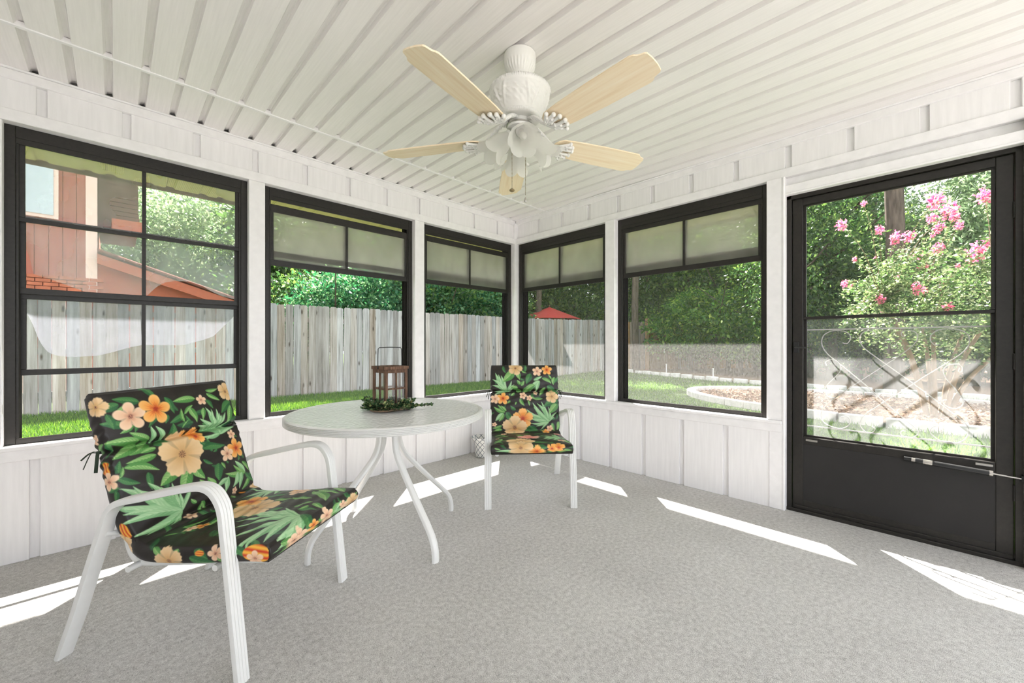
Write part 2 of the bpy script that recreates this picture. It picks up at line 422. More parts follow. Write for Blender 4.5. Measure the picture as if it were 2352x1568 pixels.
# left wall (local: u along +x, d outwards, z)
wl = empty('wall_left', (0, YL, 0)); struct(wl)
wr = empty('wall_right', (XR, 0, 0), R_(-90)); struct(wr)
def beam(parent, name, u0, u1, d0, d1, z0, z1, mat=white_trim, bevel=0.003):
    m = MB(); m.box((u0, d0, z0), (u1, d1, z1)); return m.build(name, mat, parent, bevel=bevel)
for w, u0, u1, uw, df, dl, goff in ((wl, -1.3, XR+0.01, XR+0.18, 0.012, 0.030, -0.283), (wr, -YL-0.0, 1.3, 1.3, 0.028, -0.004, 0.337-0.0356)):
    gr = [goff-0.0356*0+0.3128*k for k in range(-14, 14)]
    panels(w, 'panel', u0, u1, 2.23, 2.395, df, gr)
    beam(w, 'top_rail', u0, u1, df-0.014, df+0.03, 2.385, 2.432)
    beam(w, 'ceiling_channel', u0, u1, df-0.026, df+0.03, 2.431, 2.4415)
    beam(w, 'header_board', u0, u1, df-0.016, 0.16, 2.178, 2.238)
    beam(w, 'outer_wall_top', u0, uw, 0.06, 0.16, 2.238, 2.48)
# left wall below the sill
panels(wl, 'panel', -1.3, XR-0.004, 0.0, 0.515, 0.030, [-0.308+0.3128*k for k in range(-4, 12)])
beam(wl, 'sill', -1.3, XR-0.002, -0.012, 0.17, 0.561, 0.583)
beam(wl, 'apron', -1.3, XR-0.003, 0.004, 0.05, 0.506, 0.562)
beam(wl, 'outer_wall_base', -1.3, XR+0.18, 0.058, 0.16, -0.05, 0.56)
for a, b in ((-0.49, -0.39), (0.634, 0.728), (1.883, 1.978)):
    beam(wl, 'post', a, b, 0.0, 0.15, 0.583, 2.178)
beam(wl, 'panel', -1.3, -0.49, 0.03, 0.15, 0.583, 2.178)
# right wall (u = -y)
panels(wr, 'panel', -YL-0.0, -0.645, 0.0, 0.515, -0.004, [-1.953+0.3148*k for k in range(-5, 5)])
beam(wr, 'sill', -YL, -0.647, -0.022, 0.17, 0.561, 0.583)
beam(wr, 'apron', -YL, -0.646, -0.012, 0.05, 0.506, 0.562)
beam(wr, 'outer_wall_base', -YL-0.16, -0.645, 0.03, 0.16, -0.05, 0.56)
for a, b in ((-1.985, -1.89), (-0.735, -0.645)):
    beam(wr, 'post', a, b, -0.008, 0.15, 0.583, 2.178)
beam(wr, 'door_post', -0.645, -0.630, -0.012, 0.15, 0.0, 2.178)
beam(wr, 'post_base', -0.720, -0.645, -0.010, 0.02, 0.0, 0.562)
beam(wr, 'door_post', 0.345, 0.42, -0.012, 0.15, 0.0, 2.178)
beam(wr, 'panel', 0.42, 1.3, -0.004, 0.15, 0.0, 2.178)
beam(wr, 'over_door_board', -0.64, 0.35, 0.045, 0.15, 2.08, 2.18)
beam(wr, 'door_head_casing', -0.632, 0.346, -0.004, 0.05, 2.066, 2.118)
beam(wr, 'door_head_bead', -0.632, 0.346, -0.008, 0.05, 2.056, 2.068)
beam(wr, 'door_threshold', -0.632, 0.346, 0.03, 0.17, -0.01, 0.02, bronze)
# corner
m = MB(); m.box((XR-0.004, YL-0.004, 0.0), (XR+0.16, YL+0.16, 2.24)); cp = m.build('corner_post', white_trim, wl, bevel=0.003); cp.location = (0, -YL, 0)
m = MB(); m.box((XR-0.018, YL-0.018, 2.232), (XR+0.05, YL+0.05, 2.40)); ct = m.build('corner_trim', white_trim, wl, bevel=0.003); ct.location = (0, -YL, 0)

# ---------------------------------------------------------------- windows
def sash_mesh(u0, u1, z0, z1, d0, rail=0.030, stile=0.024, top=0.03, dep=0.014):
    m = MB()
    m.box((u0, d0, z0), (u1, d0+dep, z0+rail)); m.box((u0, d0, z1-top), (u1, d0+dep, z1))
    m.box((u0, d0+0.001, z0+rail), (u0+stile, d0+dep-0.001, z1-top)); m.box((u1-stile, d0+0.001, z0+rail), (u1, d0+dep-0.001, z1-top))
    return m
def pane_mesh(u0, u1, z0, z1, d, zlow=None, billow=0.0, n=36):
    vs = []; fs = []; mz = 10
    for i in range(n+1):
        u = u0+(u1-u0)*i/n; lo = z0 if zlow is None else min(z1-0.002, max(z0, zlow(u)))
        for j in range(mz+1):
            z = z1+(lo-z1)*j/mz
            b = billow*((j/mz)**2)*(0.6+0.4*math.sin(u*17+1)) if billow else 0
            vs.append((u, d+b, z))
    for i in range(n):
        for j in range(mz): fs.append((i*(mz+1)+j, i*(mz+1)+j+1, (i+1)*(mz+1)+j+1, (i+1)*(mz+1)+j))
    m = MB(); m.add(vs, fs); return m
def make_window(name, wall, u0, u1, sashes, um, scr, label, film_m=film_stack):
    """aluminium four-track window; sashes: (z0, z1, track, kind)"""
    w = empty(name, parent=None); w.location = wall.location; w.rotation_euler = wall.rotation_euler
    tag(w, label, kind='structure')
    D0 = 0.05; jw = 0.036
    m = MB()
    ja, jb = u0+jw, u1-jw
    m.box((ja, D0, 0.584), (jb, D0+0.012, 0.612)); m.box((ja, D0+0.012, 0.584), (jb, D0+0.10, 0.595))           # bottom
    m.box((ja, D0, 2.118), (jb, D0+0.10, 2.177)); m.box((ja, D0, 2.09), (jb, D0+0.008, 2.118))              # head
    for a, b, s in ((u0, u0+jw, 1), (u1, u1-jw, -1)):
        m.box((min(a, b), D0, 0.584), (max(a, b), D0+0.10, 2.177))
        for k in range(5):
            d = D0+0.004+k*0.022; e = b+s*0.011
            m.box((min(b, e), d, 0.595), (max(b, e), d+0.004, 2.12))
    m.build('frame', bronze, w, bevel=0.0015)
    a, b = u0+jw+0.002, u1-jw-0.002
    for (z0, z1, trk, kind) in sashes:
        d = D0+0.0095+trk*0.022
        rail, top = (0.03, 0.03)
        if kind == 'thin': rail = top = 0.022
        if kind == 'stack': rail = 0.04; top = 0.05 if trk == 0 else 0.03
        s = sash_mesh(a, b, z0, z1, d, rail, 0.028, top).build('sash', bronze, w, bevel=0.0012)
        mm = MB(); mm.box((um-0.009, d+0.002, z0+rail), (um+0.009, d+0.012, z1-top)); mm.build('muntin', bronze, s)
        for pa, pb in ((a+0.027, um-0.008), (um+0.008, b-0.027)):
            zl = kind if callable(kind) else None
            fm = film_m if not callable(kind) else (film_dense if z1 < 1.4 else film)
            if kind == 'thin': fm = film
            pane_mesh(pa, pb, z0+rail-0.002, z1-top+0.002, d+0.007, zl, 0.012 if callable(kind) else 0, 36 if callable(kind) else 2).build('pane', fm, s, smooth=60)
            if callable(kind):
                pane_mesh(pa, pb, z0+rail-0.002, z1-top+0.002, d+0.0095, None, 0, 2).build('pane', screen_thin, s)
    m = MB(); dd = D0+0.104; m.add([(u0+0.03, dd, 0.6), (u1-0.03, dd, 0.6), (u1-0.03, dd, 2.13), (u0+0.03, dd, 2.13)], [(0, 1, 2, 3)]); m.build('screen', scr, w)
    return w
def interp(pts):
    xs = [p[0] for p in pts]; zs = [p[1] for p in pts]
    return lambda u: float(np.interp(u, xs, zs))
row2 = interp([(-0.34, 1.60), (-0.318, 1.56), (-0.30, 1.447), (-0.261, 1.435), (-0.197, 1.408), (-0.11, 1.37), (0.117, 1.36), (0.136, 1.373), (0.175, 1.425), (0.214, 1.458), (0.264, 1.474), (0.337, 1.478), (0.40, 1.458), (0.44, 1.43), (0.50, 1.40), (0.57, 1.385)])
row3 = interp([(-0.338, 1.278), (-0.308, 1.202), (-0.283, 1.103), (-0.257, 1.047), (-0.22, 1.023), (-0.166, 1.016), (-0.068, 1.02), (0.0, 1.043), (0.062, 1.067), (0.113, 1.08), (0.132, 1.08), (0.305, 1.079), (0.391, 1.107), (0.458, 1.135), (0.504, 1.192), (0.585, 1.29)])
make_window('window_1', wl, -0.39, 0.634, [(1.705, 2.118, 0, 'thin'), (1.342, 1.74, 1, row2), (0.925, 1.348, 2, row3)], 0.122, screen_thin, 'dark framed window with torn hazy vinyl panes, left of all')
ST = [(1.64, 2.072, 0, 'stack'), (1.69, 2.09, 1, 'stack'), (1.715, 2.10, 2, 'stack'), (1.665, 2.085, 3, 'stack')]
make_window('window_2', wl, 0.728, 1.883, [(1.637, 2.062, 0, 'stack'), (1.702, 2.072, 1, 'stack'), (1.652, 2.066, 2, 'stack')], 1.308, screen_thin, 'dark framed window with raised sashes behind the lantern')
make_window('window_3', wl, 1.978, 3.112, [(1.642, 2.083, 0, 'stack'), (1.695, 2.09, 1, 'stack'), (1.735, 2.09, 2, 'stack')], 2.546, screen_thin, 'dark framed window with raised sashes, left side of the corner')
make_window('window_4', wr, -3.112, -1.985, [(1.655, 2.112, 0, 'stack'), (1.70, 2.112, 1, 'stack'), (1.735, 2.112, 2, 'stack')], -2.558, screen_mat, 'dark framed window with raised sashes, right side of the corner')
make_window('window_5', wr, -1.89, -0.735, [(1.662, 2.105, 0, 'stack'), (1.705, 2.112, 1, 'stack'), (1.73, 2.108, 2, 'stack')], -1.315, screen_mat, 'dark framed window with raised sashes next to the door')

# ---------------------------------------------------------------- storm door
dr = empty('door_1', (XR, 0, 0), R_(-90)); tag(dr, 'dark brown storm door with glass above a solid kick panel', kind='structure')
D = 0.058
m = MB()
for a, b in ((-0.630, -0.604), (0.318, 0.345)): m.box((a, D-0.02, 0.0), (b, D+0.07, 2.058))
m.box((-0.630, D-0.02, 2.032), (0.345, D+0.07, 2.058)); 
m.build('door_frame', bronze, dr, bevel=0.002)
m = MB()
for a, b in ((-0.602, -0.545), (0.258, 0.316)): m.box((a, D, 0.025), (b, D+0.032, 2.03))
m.box((-0.545, D, 1.985), (0.258, D+0.032, 2.03))
m.box((-0.545, D+0.002, 0.025), (0.258, D+0.034, 0.075))
m.box((-0.545, D+0.002, 0.440), (0.258, D+0.034, 0.485))
m.build('door_slab', bronze, dr, bevel=0.002)
m = MB(); m.box((-0.60, D-0.008, 0.004), (0.315, D+0.02, 0.04)); m.build('sweep', bronze, dr, bevel=0.003)
def glazing(name, z0, z1, d, mat, parent):
    m = MB(); a, b = -0.548, 0.262; s = 0.018
    for q in (((a, z0), (b, z0+s)), ((a, z1-s), (b, z1)), ((a, z0+s), (a+s, z1-s)), ((b-s, z0+s), (b, z1-s))):
        m.box((q[0][0], d, q[0][1]), (q[1][0], d+0.016, q[1][1]))
    g = m.build(name, bronze, parent, bevel=0.0015)
    m = MB(); pr = [(q[0]+(a+b)/2, q[1]+(z0+z1)/2) for q in rrect(b-a-2*s+0.01, z1-z0-2*s+0.01, 0.016, 4)]
    m.prism(pr, 'y', d+0.006, d+0.010); m.build('pane', mat, g)
    return g
glazing('upper_sash', 1.245, 1.995, D+0.012, glass_clean, dr)
glazing('lower_sash', 0.478, 1.262, D+0.034, glass_dusty, dr)
m = MB(); m.box((-0.547, D+0.004, 0.072), (0.260, D+0.022, 0.443)); m.build('kick_panel', bronze_panel, dr, bevel=0.002)
for u in (-0.50, 0.22): 
    m = MB(); m.box((u-0.03, D-0.004, 0.462), (u+0.03, D+0.004, 0.474)); m.build('clip', chrome, dr, bevel=0.001)
# closer
cl = empty('door_closer', (0, D-0.035, 0), parent=dr)
m = MB(); m.tube([(-0.03, 0, 0.447), (0.235, 0, 0.436)], 0.0135, 14, up=(0, 1, 0.1)); m.build('closer_tube', black_metal, cl, smooth=40)
m = MB(); m.tube([(-0.045, 0, 0.4476), (-0.028, 0, 0.4470)], 0.0115, 12, up=(0, 1, 0.1)); m.tube([(0.234, 0, 0.436), (0.246, 0, 0.4355)], 0.0142, 14, up=(0, 1, 0.1))
m.tube([(0.0, 0, 0.4457), (0.035, 0, 0.4443)], 0.0141, 14, up=(0, 1, 0.1)); m.build('closer_cap', chrome, cl, smooth=40)
m = MB(); m.tube([(0.24, 0, 0.4357), (0.345, 0, 0.431)], 0.004, 8, up=(0, 1, 0.1)); m.build('closer_rod', chrome, cl, smooth=40)
m = MB(); m.box((0.335, -0.004, 0.415), (0.349, 0.03, 0.447)); m.box((-0.075, 0.0, 0.440), (-0.04, 0.034, 0.456)); m.build('bracket', black_metal, cl, bevel=0.001)
# latch
m = MB(); m.box((-0.592, D-0.014, 1.03), (-0.565, D+0.001, 1.10)); m.tube([(-0.578, D-0.012, 1.066), (-0.578, D-0.045, 1.066), (-0.545, D-0.05, 1.064), (-0.515, D-0.046, 1.062)], 0.007, 8)
m.build('latch', black_metal, dr, bevel=0.001, smooth=40)
# hinges
for z in (0.35, 1.0, 1.75):
    m = MB(); m.tube([(0.318, D-0.006, z-0.04), (0.318, D-0.006, z+0.04)], 0.006, 8, up=(1, 0, 0)); m.build('hinge', bronze, dr, smooth=40)
# scroll grille outside the lower glass
GR={
 'b1':[(0.355,1.094),(0.333,1.090),(0.317,1.119),(0.324,1.149),(0.358,1.170),(0.405,1.171),(0.446,1.147),(0.461,1.106),(0.452,1.060),(0.425,1.016),(0.381,0.972),(0.324,0.916),(0.247,0.837),(0.168,0.749),(0.093,0.668),(0.045,0.621),(0.021,0.594),(0.023,0.567),(0.049,0.546),(0.078,0.548),(0.092,0.566),(0.083,0.582),(0.071,0.580)],
 'b2':[(0.210,1.133),(0.203,1.150),(0.218,1.167),(0.247,1.165),(0.269,1.141),(0.272,1.105),(0.253,1.062),(0.205,1.013),(0.143,0.955),(0.069,0.887),(-0.002,0.819),(-0.092,0.730),(-0.152,0.668),(-0.171,0.633),(-0.169,0.595),(-0.148,0.560),(-0.110,0.540),(-0.066,0.549),(-0.034,0.579),(-0.030,0.608),(-0.048,0.629),(-0.064,0.630)],
 'b3':[(0.364,0.623),(0.335,0.634),(0.319,0.611),(0.327,0.577),(0.364,0.553),(0.416,0.560),(0.452,0.585),(0.463,0.629),(0.449,0.676),(0.405,0.733),(0.302,0.830),(0.194,0.929),(0.093,1.022),(0.040,1.080),(0.021,1.123),(0.030,1.153),(0.054,1.164),(0.083,1.158),(0.089,1.141),(0.078,1.127)],
 'b4':[(0.218,0.589),(0.203,0.573),(0.215,0.550),(0.242,0.546),(0.266,0.575),(0.270,0.610),(0.247,0.656),(0.168,0.735),(0.093,0.804),(-0.002,0.898),(-0.092,0.981),(-0.144,1.033),(-0.171,1.077),(-0.173,1.127),(-0.152,1.156),(-0.114,1.170),(-0.061,1.165),(-0.032,1.136),(-0.031,1.103),(-0.048,1.080),(-0.064,1.087)],
 'b5':[(0.434,0.948),(0.440,0.970),(0.416,0.987),(0.387,0.979),(0.366,0.950),(0.367,0.914),(0.399,0.867),(0.440,0.812),(0.440,0.767),(0.416,0.743),(0.387,0.750),(0.373,0.769),(0.378,0.786),(0.390,0.783)],
 'b6':[(-0.140,0.957),(-0.136,0.938),(-0.146,0.935),(-0.150,0.954),(-0.140,0.973),(-0.114,0.976),(-0.088,0.961),(-0.079,0.932),(-0.092,0.891),(-0.123,0.842),(-0.148,0.793),(-0.152,0.762),(-0.136,0.738),(-0.105,0.735),(-0.081,0.755),(-0.079,0.774),(-0.092,0.778)],
}
gd = empty('scroll_grille', (0, 0, 0), parent=dr)
for i, k in enumerate(GR):
    d = 0.148+0.004*(i % 2)
    pts = catmull([(-y, d, z) for (y, z) in GR[k]], 5)
    m = MB(); m.sweep(pts, [(0.0022, 0.006), (-0.0022, 0.006), (-0.0022, -0.006), (0.0022, -0.006)], up=(0, 1, 0)); 
    m.build('scroll_bar', iron_sunlit, gd)
for z in (1.18, 0.547):
    m = MB(); m.box((-0.56, 0.144, z-0.004), (0.27, 0.152, z+0.004)); m.build('grille_rail', iron_sunlit, gd)
for u in (-0.55, 0.262):
    m = MB(); m.box((u-0.005, D+0.03, 0.53), (u+0.005, 0.15, 1.20)); m.build('grille_stile', bronze, gd)

# ---------------------------------------------------------------- roof eave outside
rf = empty('roof_eave'); struct(rf)
SO = 2.205; EO = 0.67
m = MB(); m.box((XB-0.3, YB-0.06, CEIL+0.10), (XR+0.86, YL+EO+0.03, CEIL+0.16)); m.build('roof_deck', house_roof, rf)
n = 0; u = -1.6
while u < XR+0.75:
    m = MB(); a = u; w = 0.30
    prof = [(0, 0.0), (0.055, 0.0), (0.065, 0.012), (0.10, 0.012), (0.11, 0), (0.245, 0.0), (0.255, 0.010), (0.29, 0.010), (0.30, 0.0)]
    poly = [(a+p, SO+q) for p, q in prof]+[(a+w, SO+0.03), (a, SO+0.03)]
    m.prism(poly, 'y', YL+0.16, YL+EO); m.build('soffit_panel', soffit_mat, rf); u += w
v = -1.6
while v < YL+0.1:
    m = MB(); poly = [(v+p, SO+q) for p, q in prof]+[(v+w, SO+0.03), (v, SO+0.03)]
    m.prism(poly, 'x', XR+0.16, XR+0.80); m.build('soffit_panel', soffit_mat, rf); v += w
m = MB(); m.box((-1.7, YL+EO, SO-0.02), (XR+0.84, YL+EO+0.03, CEIL+0.12)); m.build('fascia', house_brown, rf)
m = MB(); m.box((XR+0.80, -1.7, SO-0.02), (XR+0.83, YL+EO+0.03, CEIL+0.12)); m.build('fascia', house_brown, rf)

# unseen house wall added to cut light on the side behind the near chair
wb = empty('wall_back', (XB, 0, 0)); struct(wb)
m = MB(); m.box((-0.12, YB, 0.0), (0.0, YL+0.16, CEIL+0.03)); m.build('panel', white_wood, wb)
m = MB(); m.box((0.0, YB, 0.0), (0.014, YL+0.02, 0.10)); bb = m.build('baseboard_back', white_trim, bevel=0.003); bb.location = (XB, 0, 0); struct(bb)

# ---------------------------------------------------------------- ceiling fan
FC = (1.358, 1.329)
fan = empty('ceiling_fan', (FC[0], FC[1], CEIL)); tag(fan, 'white ceiling fan with five pale wood blades and tulip glass lights', 'ceiling fan')
flute = lambda a, z, r: 1+0.022*math.cos(28*a) if -0.085 < z < -0.045 else 1
m = MB(); m.lathe([(0.066, 0.004), (0.074, 0.0), (0.076, -0.012), (0.075, -0.03), (0.0735, -0.044), (0.072, -0.048), (0.069, -0.065), (0.06, -0.082), (0.05, -0.094), (0.047, -0.098), (0.048, -0.103), (0.036, -0.106), (0.03, -0.10)], 112, mod=flute)
m.build('canopy', fan_white, fan, smooth=35)
m = MB(); m.tube([(0, 0, -0.095), (0, 0, -0.18)], 0.011, 14); m.sphere((0, 0, -0.105), 0.02); m.build('downrod', chrome, fan, smooth=40)
ORN = [0.0]
def orn(a, z, r):
    k = 1.0
    if -0.162 < z < -0.142: k += 0.02*math.cos(90*a)
    if -0.268 < z < -0.165:
        t = (z+0.268)/0.103; env = math.sin(math.pi*t)
        ph = (a*5/(2*math.pi)) % 1.0; x = abs(ph-0.5)*2
        k += 0.045*env*(max(0, 1-((x-0.30*t-0.12)/0.11)**2) if abs(x-0.30*t-0.12) < 0.11 else 0)
        k += 0.034*env*max(0, math.cos(20*a+26*t)*math.cos(10*a))
        k += 0.022*env*max(0, math.sin(38*t)*math.cos(15*a))
    if -0.283 < z < -0.272: k += 0.02*math.cos(64*a)
    return k
prof = [(0.03, -0.138), (0.09, -0.139), (0.128, -0.142), (0.139, -0.147), (0.143, -0.155), (0.141, -0.163), (0.137, -0.167)]
for i in range(1, 23):
    t = i/22; prof.append((0.137-0.036*t**1.6-0.004*t, -0.167-0.102*t))
prof += [(0.099, -0.272), (0.100, -0.277), (0.097, -0.283), (0.088, -0.287), (0.02, -0.287)]
m = MB(); m.lathe(prof, 240, mod=orn); m.build('motor_housing', fan_white, fan, smooth=50)
m = MB(); m.lathe([(0.048, -0.283), (0.048, -0.306), (0.058, -0.310), (0.060, -0.318), (0.056, -0.326), (0.043, -0.328), (0.043, -0.372), (0.037, -0.385), (0.018, -0.392), (0.0012, -0.394)], 48); m.build('light_kit_body', fan_white, fan, smooth=40)
m = MB(); m.lathe([(0.0585, -0.3085), (0.0625, -0.312), (0.0625, -0.316), (0.0585, -0.3195)], 48, caps=False); m.build('trim_ring', chrome, fan, smooth=40)
for o_ in list(fan.children):
    if o_.name.split('.')[0] in ('motor_housing', 'light_kit_body', 'trim_ring'): o_.location = (0, 0, -0.018)
# blades
def blade_mesh():
    r0, r1, w0, w1 = 0.175, 0.690, 0.058, 0.072
    top = []; N = 10
    for k in range(N+1):                                      # rounded root
        a = math.pi*(0.5+0.5*k/N); top.append((r0+0.05+0.05*math.cos(math.pi-a if False else a), w0*math.sin(a)))
    up = [(r0+0.05*(1-math.sin(math.pi/2*k/N)), w0*(1-math.cos(math.pi/2*(k)/N))**0.5 if k else 0.0) for k in range(N+1)]
    up = [(r0+0.055*(1-math.cos(math.pi/2*k/N)), w0*math.sin(math.pi/2*k/N)) for k in range(N+1)]
    tip = [(r1-0.062, w1), (r1-0.050, w1*0.985), (r1-0.041, w1*0.93), (r1-0.036, w1*0.86), (r1-0.029, w1*0.79), (r1-0.017, w1*0.74), (r1-0.007, w1*0.70), (r1-0.001, w1*0.62), (r1+0.003, w1*0.3), (r1+0.004, 0)]
    half = up+[(0.30, (w0+w1)/2*1.0), (0.45, w1*0.98)]+tip
    outline = half+[(x, -y) for x, y in half[::-1][1:-1]]
    m = MB(); m.prism(outline, 'z', -0.003, 0.003); return m.mesh('blade', blade_wood)
def iron_mesh():
    m = MB()
    arm = catmull([(0.05, 0, 0.075), (0.085, 0, 0.066), (0.12, 0, 0.040), (0.15, 0, 0.014), (0.175, 0, 0.0)], 5)
    m.sweep(arm, [(0.011*math.cos(a), 0.007*math.sin(a)) for a in [2*math.pi*k/10 for k in range(10)]], up=(0, 0, 1))
    for i in range(5):
        x = 0.072+0.016*i; z = float(np.interp(x, [p[0] for p in arm], [p[2] for p in arm])); m.sphere((x, 0, z-0.003), 0.012, 10, 6, (0.5, 1.0, 0.7))
    for sg in (1, -1):
        for ys, xe, rr in ((0.012, 0.255, 0.008), (0.030, 0.245, 0.0075), (0.046, 0.225, 0.007)):
            pts = catmull([(0.16, 0, 0.004), (0.185, sg*ys*0.55, -0.006), (0.215, sg*ys, -0.009), (xe, sg*ys*1.12, -0.009)], 5)
            m.tube(pts, rr*0.72, 8, scale=[0.8+0.35*i/len(pts) for i in range(len(pts))])
            m.sphere((xe, sg*ys*1.12, -0.009), rr*1.15, 10, 6)
        for (x, y) in ((0.205, 0.008), (0.222, 0.022), (0.21, 0.036)):
            m.sphere((x, sg*y, -0.009), 0.0075, 8, 6)
        ring = [(0.20+0.011*math.cos(a), sg*0.024+0.009*math.sin(a), -0.010) for a in [2*math.pi*k/12 for k in range(12)]]
        m.tube(ring, 0.0035, 6, closed=True)
    return m.mesh('blade_iron', fan_white, 50)
bm_, im_ = blade_mesh(), iron_mesh()
for k in range(5):
    a = R_(50+72*k)
    b = link('blade', bm_, fan); b.location = (0, 0, 2.048-CEIL); b.rotation_euler = (R_(-11), 0, a)
    b.rotation_mode = 'XYZ'
    i_ = link('blade_iron', im_, fan); i_.scale = (1.06, 1.25, 1.15); i_.location = (0, 0, 2.042-CEIL); i_.rotation_euler = (R_(-11)*0.6, 0, a)
# lamps: four tulip shades
def tulip():
    m = MB(); vs = []; fs = []; seg = 60; prof = [(0.020, 0.0), (0.027, 0.012), (0.037, 0.03), (0.0435, 0.055), (0.045, 0.075), (0.049, 0.092), (0.058, 0.108), (0.066, 0.116)]
    for i, (r, z) in enumerate(prof):
        t = max(0, (i-4)/3)
        for k in range(seg):
            a = 2*math.pi*k/seg; pet = abs(math.sin(3*a))**0.8
            vs.append(((r*(1+0.10*t*(pet-0.5)+0.03*math.cos(6*a)))*math.cos(a), (r*(1+0.10*t*(pet-0.5)))*math.sin(a), z+0.020*t*(pet-0.55)))
    for i in range(len(prof)-1):
        for k in range(seg): fs.append((i*seg+k, i*seg+(k+1) % seg, (i+1)*seg+(k+1) % seg, (i+1)*seg+k))
    m.add(vs, fs); return m.mesh('lamp_shade', frosted_mat, 80)
tm = tulip()
m = MB(); m.lathe([(0.010, -0.006), (0.023, -0.004), (0.025, 0.004), (0.024, 0.012), (0.014, 0.014), (0.013, 0.04), (0.002, 0.041)], 28); sockm = m.mesh('lamp_socket', fan_white, 40)
m = MB(); m.lathe([(0.011, 0.035), (0.013, 0.05), (0.016, 0.066), (0.012, 0.082), (0.001, 0.094)], 20); bulbm = m.mesh('bulb', frosted_mat, 60)
toward = math.atan2(-FC[1], -FC[0])
for k in range(4):
    a = toward+R_(8)+k*math.pi/2
    tilt = R_(133)
    s = link('lamp_socket', sockm, fan); s.location = (0.046*math.cos(a), 0.046*math.sin(a), -0.375); s.scale = (1.08, 1.08, 1.2)
    s.rotation_euler = (0, tilt, a)
    sh = link('lamp_shade', tm, s); bl = link('bulb', bulbm, s)
for (x, y, z1, fob) in ((-0.012, 0.040, 1.816, 'disc'), (0.030, -0.008, 1.783, 'bell')):
    pc = empty('pull_chain', (x, y, -0.37), parent=fan)
    m = MB(); L = CEIL-0.37-z1; nb = int(L/0.006)
    for i in range(nb): m.sphere((0, 0, -i*0.006), 0.0021, 6, 4)
    m.build('bead_chain', brass, pc, smooth=60)
    m = MB()
    if fob == 'disc': m.sphere((0, 0, -L), 0.0125, 20, 10, (1.0, 1.0, 0.62))
    else: m.lathe([(0.001, 0.0), (0.004, -0.006), (0.007, -0.020), (0.006, -0.024), (0.001, -0.025)], 14, c=(0, 0, -L))
    m.build('fob', brass if fob == 'disc' else chrome, pc, smooth=50)

# ---------------------------------------------------------------- patio table
TB = (1.123, 2.147); TZ = 0.71
tb = empty('patio_table', (TB[0], TB[1], 0), R_(2)); tag(tb, 'round white patio table with hammered glass top and four curved legs', 'table')
m = MB(); m.lathe([(0.0005, TZ-0.010), (0.512, TZ-0.010), (0.512, TZ-0.004), (0.0005, TZ-0.004)], 96, caps=False); m.build('glass_top', table_glass_mat, tb, smooth=30)
rp = [(0.505, TZ-0.012), (0.512, TZ-0.0015), (0.520, TZ), (0.527, TZ-0.002)]
for i in range(5):
    z = TZ-0.004-i*0.0072; rp += [(0.5330, z-0.001), (0.5350, z-0.0028), (0.5330, z-0.0048), (0.5270, z-0.0062)]
rp += [(0.527, TZ-0.041), (0.515, TZ-0.042), (0.505, TZ-0.038)]
m = MB(); m.lathe(rp+[rp[0]], 128, caps=False); m.build('rim', white_metal, tb, smooth=50)
m = MB(); m.lathe([(0.034, 0.60), (0.034, 0.662), (0.030, 0.662), (0.030, 0.60), (0.034, 0.60)], 32, caps=False); m.build('hub_ring', chrome, tb, smooth=40)
m = MB(); m.box((-0.5, -0.014, TZ-0.03), (0.5, 0.014, TZ-0.0115)); m.box((-0.014, -0.5, TZ-0.0301), (0.014, 0.5, TZ-0.0116)); m.build('underframe', white_metal, tb, bevel=0.002)
ribbed = []
for k in range(28):
    a = 2*math.pi*k/28; r = 1+0.05*math.cos(7*a)
    ribbed.append((0.0195*r*math.cos(a), 0.0135*r*math.sin(a)))
prof2 = catmull([(0.062, 0, 0.682), (0.062, 0, 0.60), (0.066, 0, 0.53), (0.088, 0, 0.465), (0.14, 0, 0.40), (0.28, 0, 0.255), (0.385, 0, 0.15), (0.425, 0, 0.10), (0.442, 0, 0.05), (0.445, 0, 0.0)], 6)
m = MB(); m.sweep(prof2, ribbed, up=(1, 0, 0.2)); legm = m.mesh('leg', white_metal, 50)
for k in range(4):
    o = link('leg', legm, tb); o.rotation_euler = (0, 0, k*math.pi/2)
for k in range(4):
    m = MB(); m.lathe([(0.0012, 0.0), (0.005, 0.001), (0.006, 0.004), (0.003, 0.006)], 12); o = m.build('bolt', chrome, tb); a = k*math.pi/2+0.1
    o.location = (0.078*math.cos(a), 0.078*math.sin(a), 0.62); o.rotation_euler = (0, R_(90), a)
    
# ---------------------------------------------------------------- lantern, wreath, pot
ln = empty('lantern', (1.14, 2.17, TZ-0.004), R_(3.3)); tag(ln, 'brown wooden candle lantern with glass panes and black wire handle on table', 'lantern')
hw = 0.0635
m = MB(); m.box((-hw-0.002, -hw-0.002, 0.0), (hw+0.002, hw+0.002, 0.014)); m.build('base', lantern_wood, ln, bevel=0.001)
for sx in (-1, 1):
    for sy in (-1, 1):
        m = MB(); m.box((sx*hw-0.0075, sy*hw-0.0075, 0.012), (sx*hw+0.0075, sy*hw+0.0075, 0.236)); m.build('corner_post', lantern_wood, ln, bevel=0.001)
for k in range(4):
    f = empty('side', parent=ln); f.rotation_euler = (0, 0, k*math.pi/2)
    m = MB(); m.box((-hw, hw-0.006, 0.216), (hw, hw+0.006, 0.237)); m.build('rail', lantern_wood, f, bevel=0.0008); m = MB(); m.box((-hw, hw-0.006, 0.012), (hw, hw+0.006, 0.024)); m.build('rail', lantern_wood, f, bevel=0.0008)
    m = MB(); m.box((-0.0045, hw-0.005, 0.02), (0.0045, hw+0.005, 0.22)); m.box((-hw, hw-0.0051, 0.122), (hw, hw+0.0051, 0.131)); m.build('muntin', lantern_wood, f)
    m = MB(); m.box((-hw+0.004, hw-0.0012, 0.02), (hw-0.004, hw+0.0012, 0.22)); m.build('pane', lantern_glass, f)
e = 0.076; i = 0.05
m = MB()
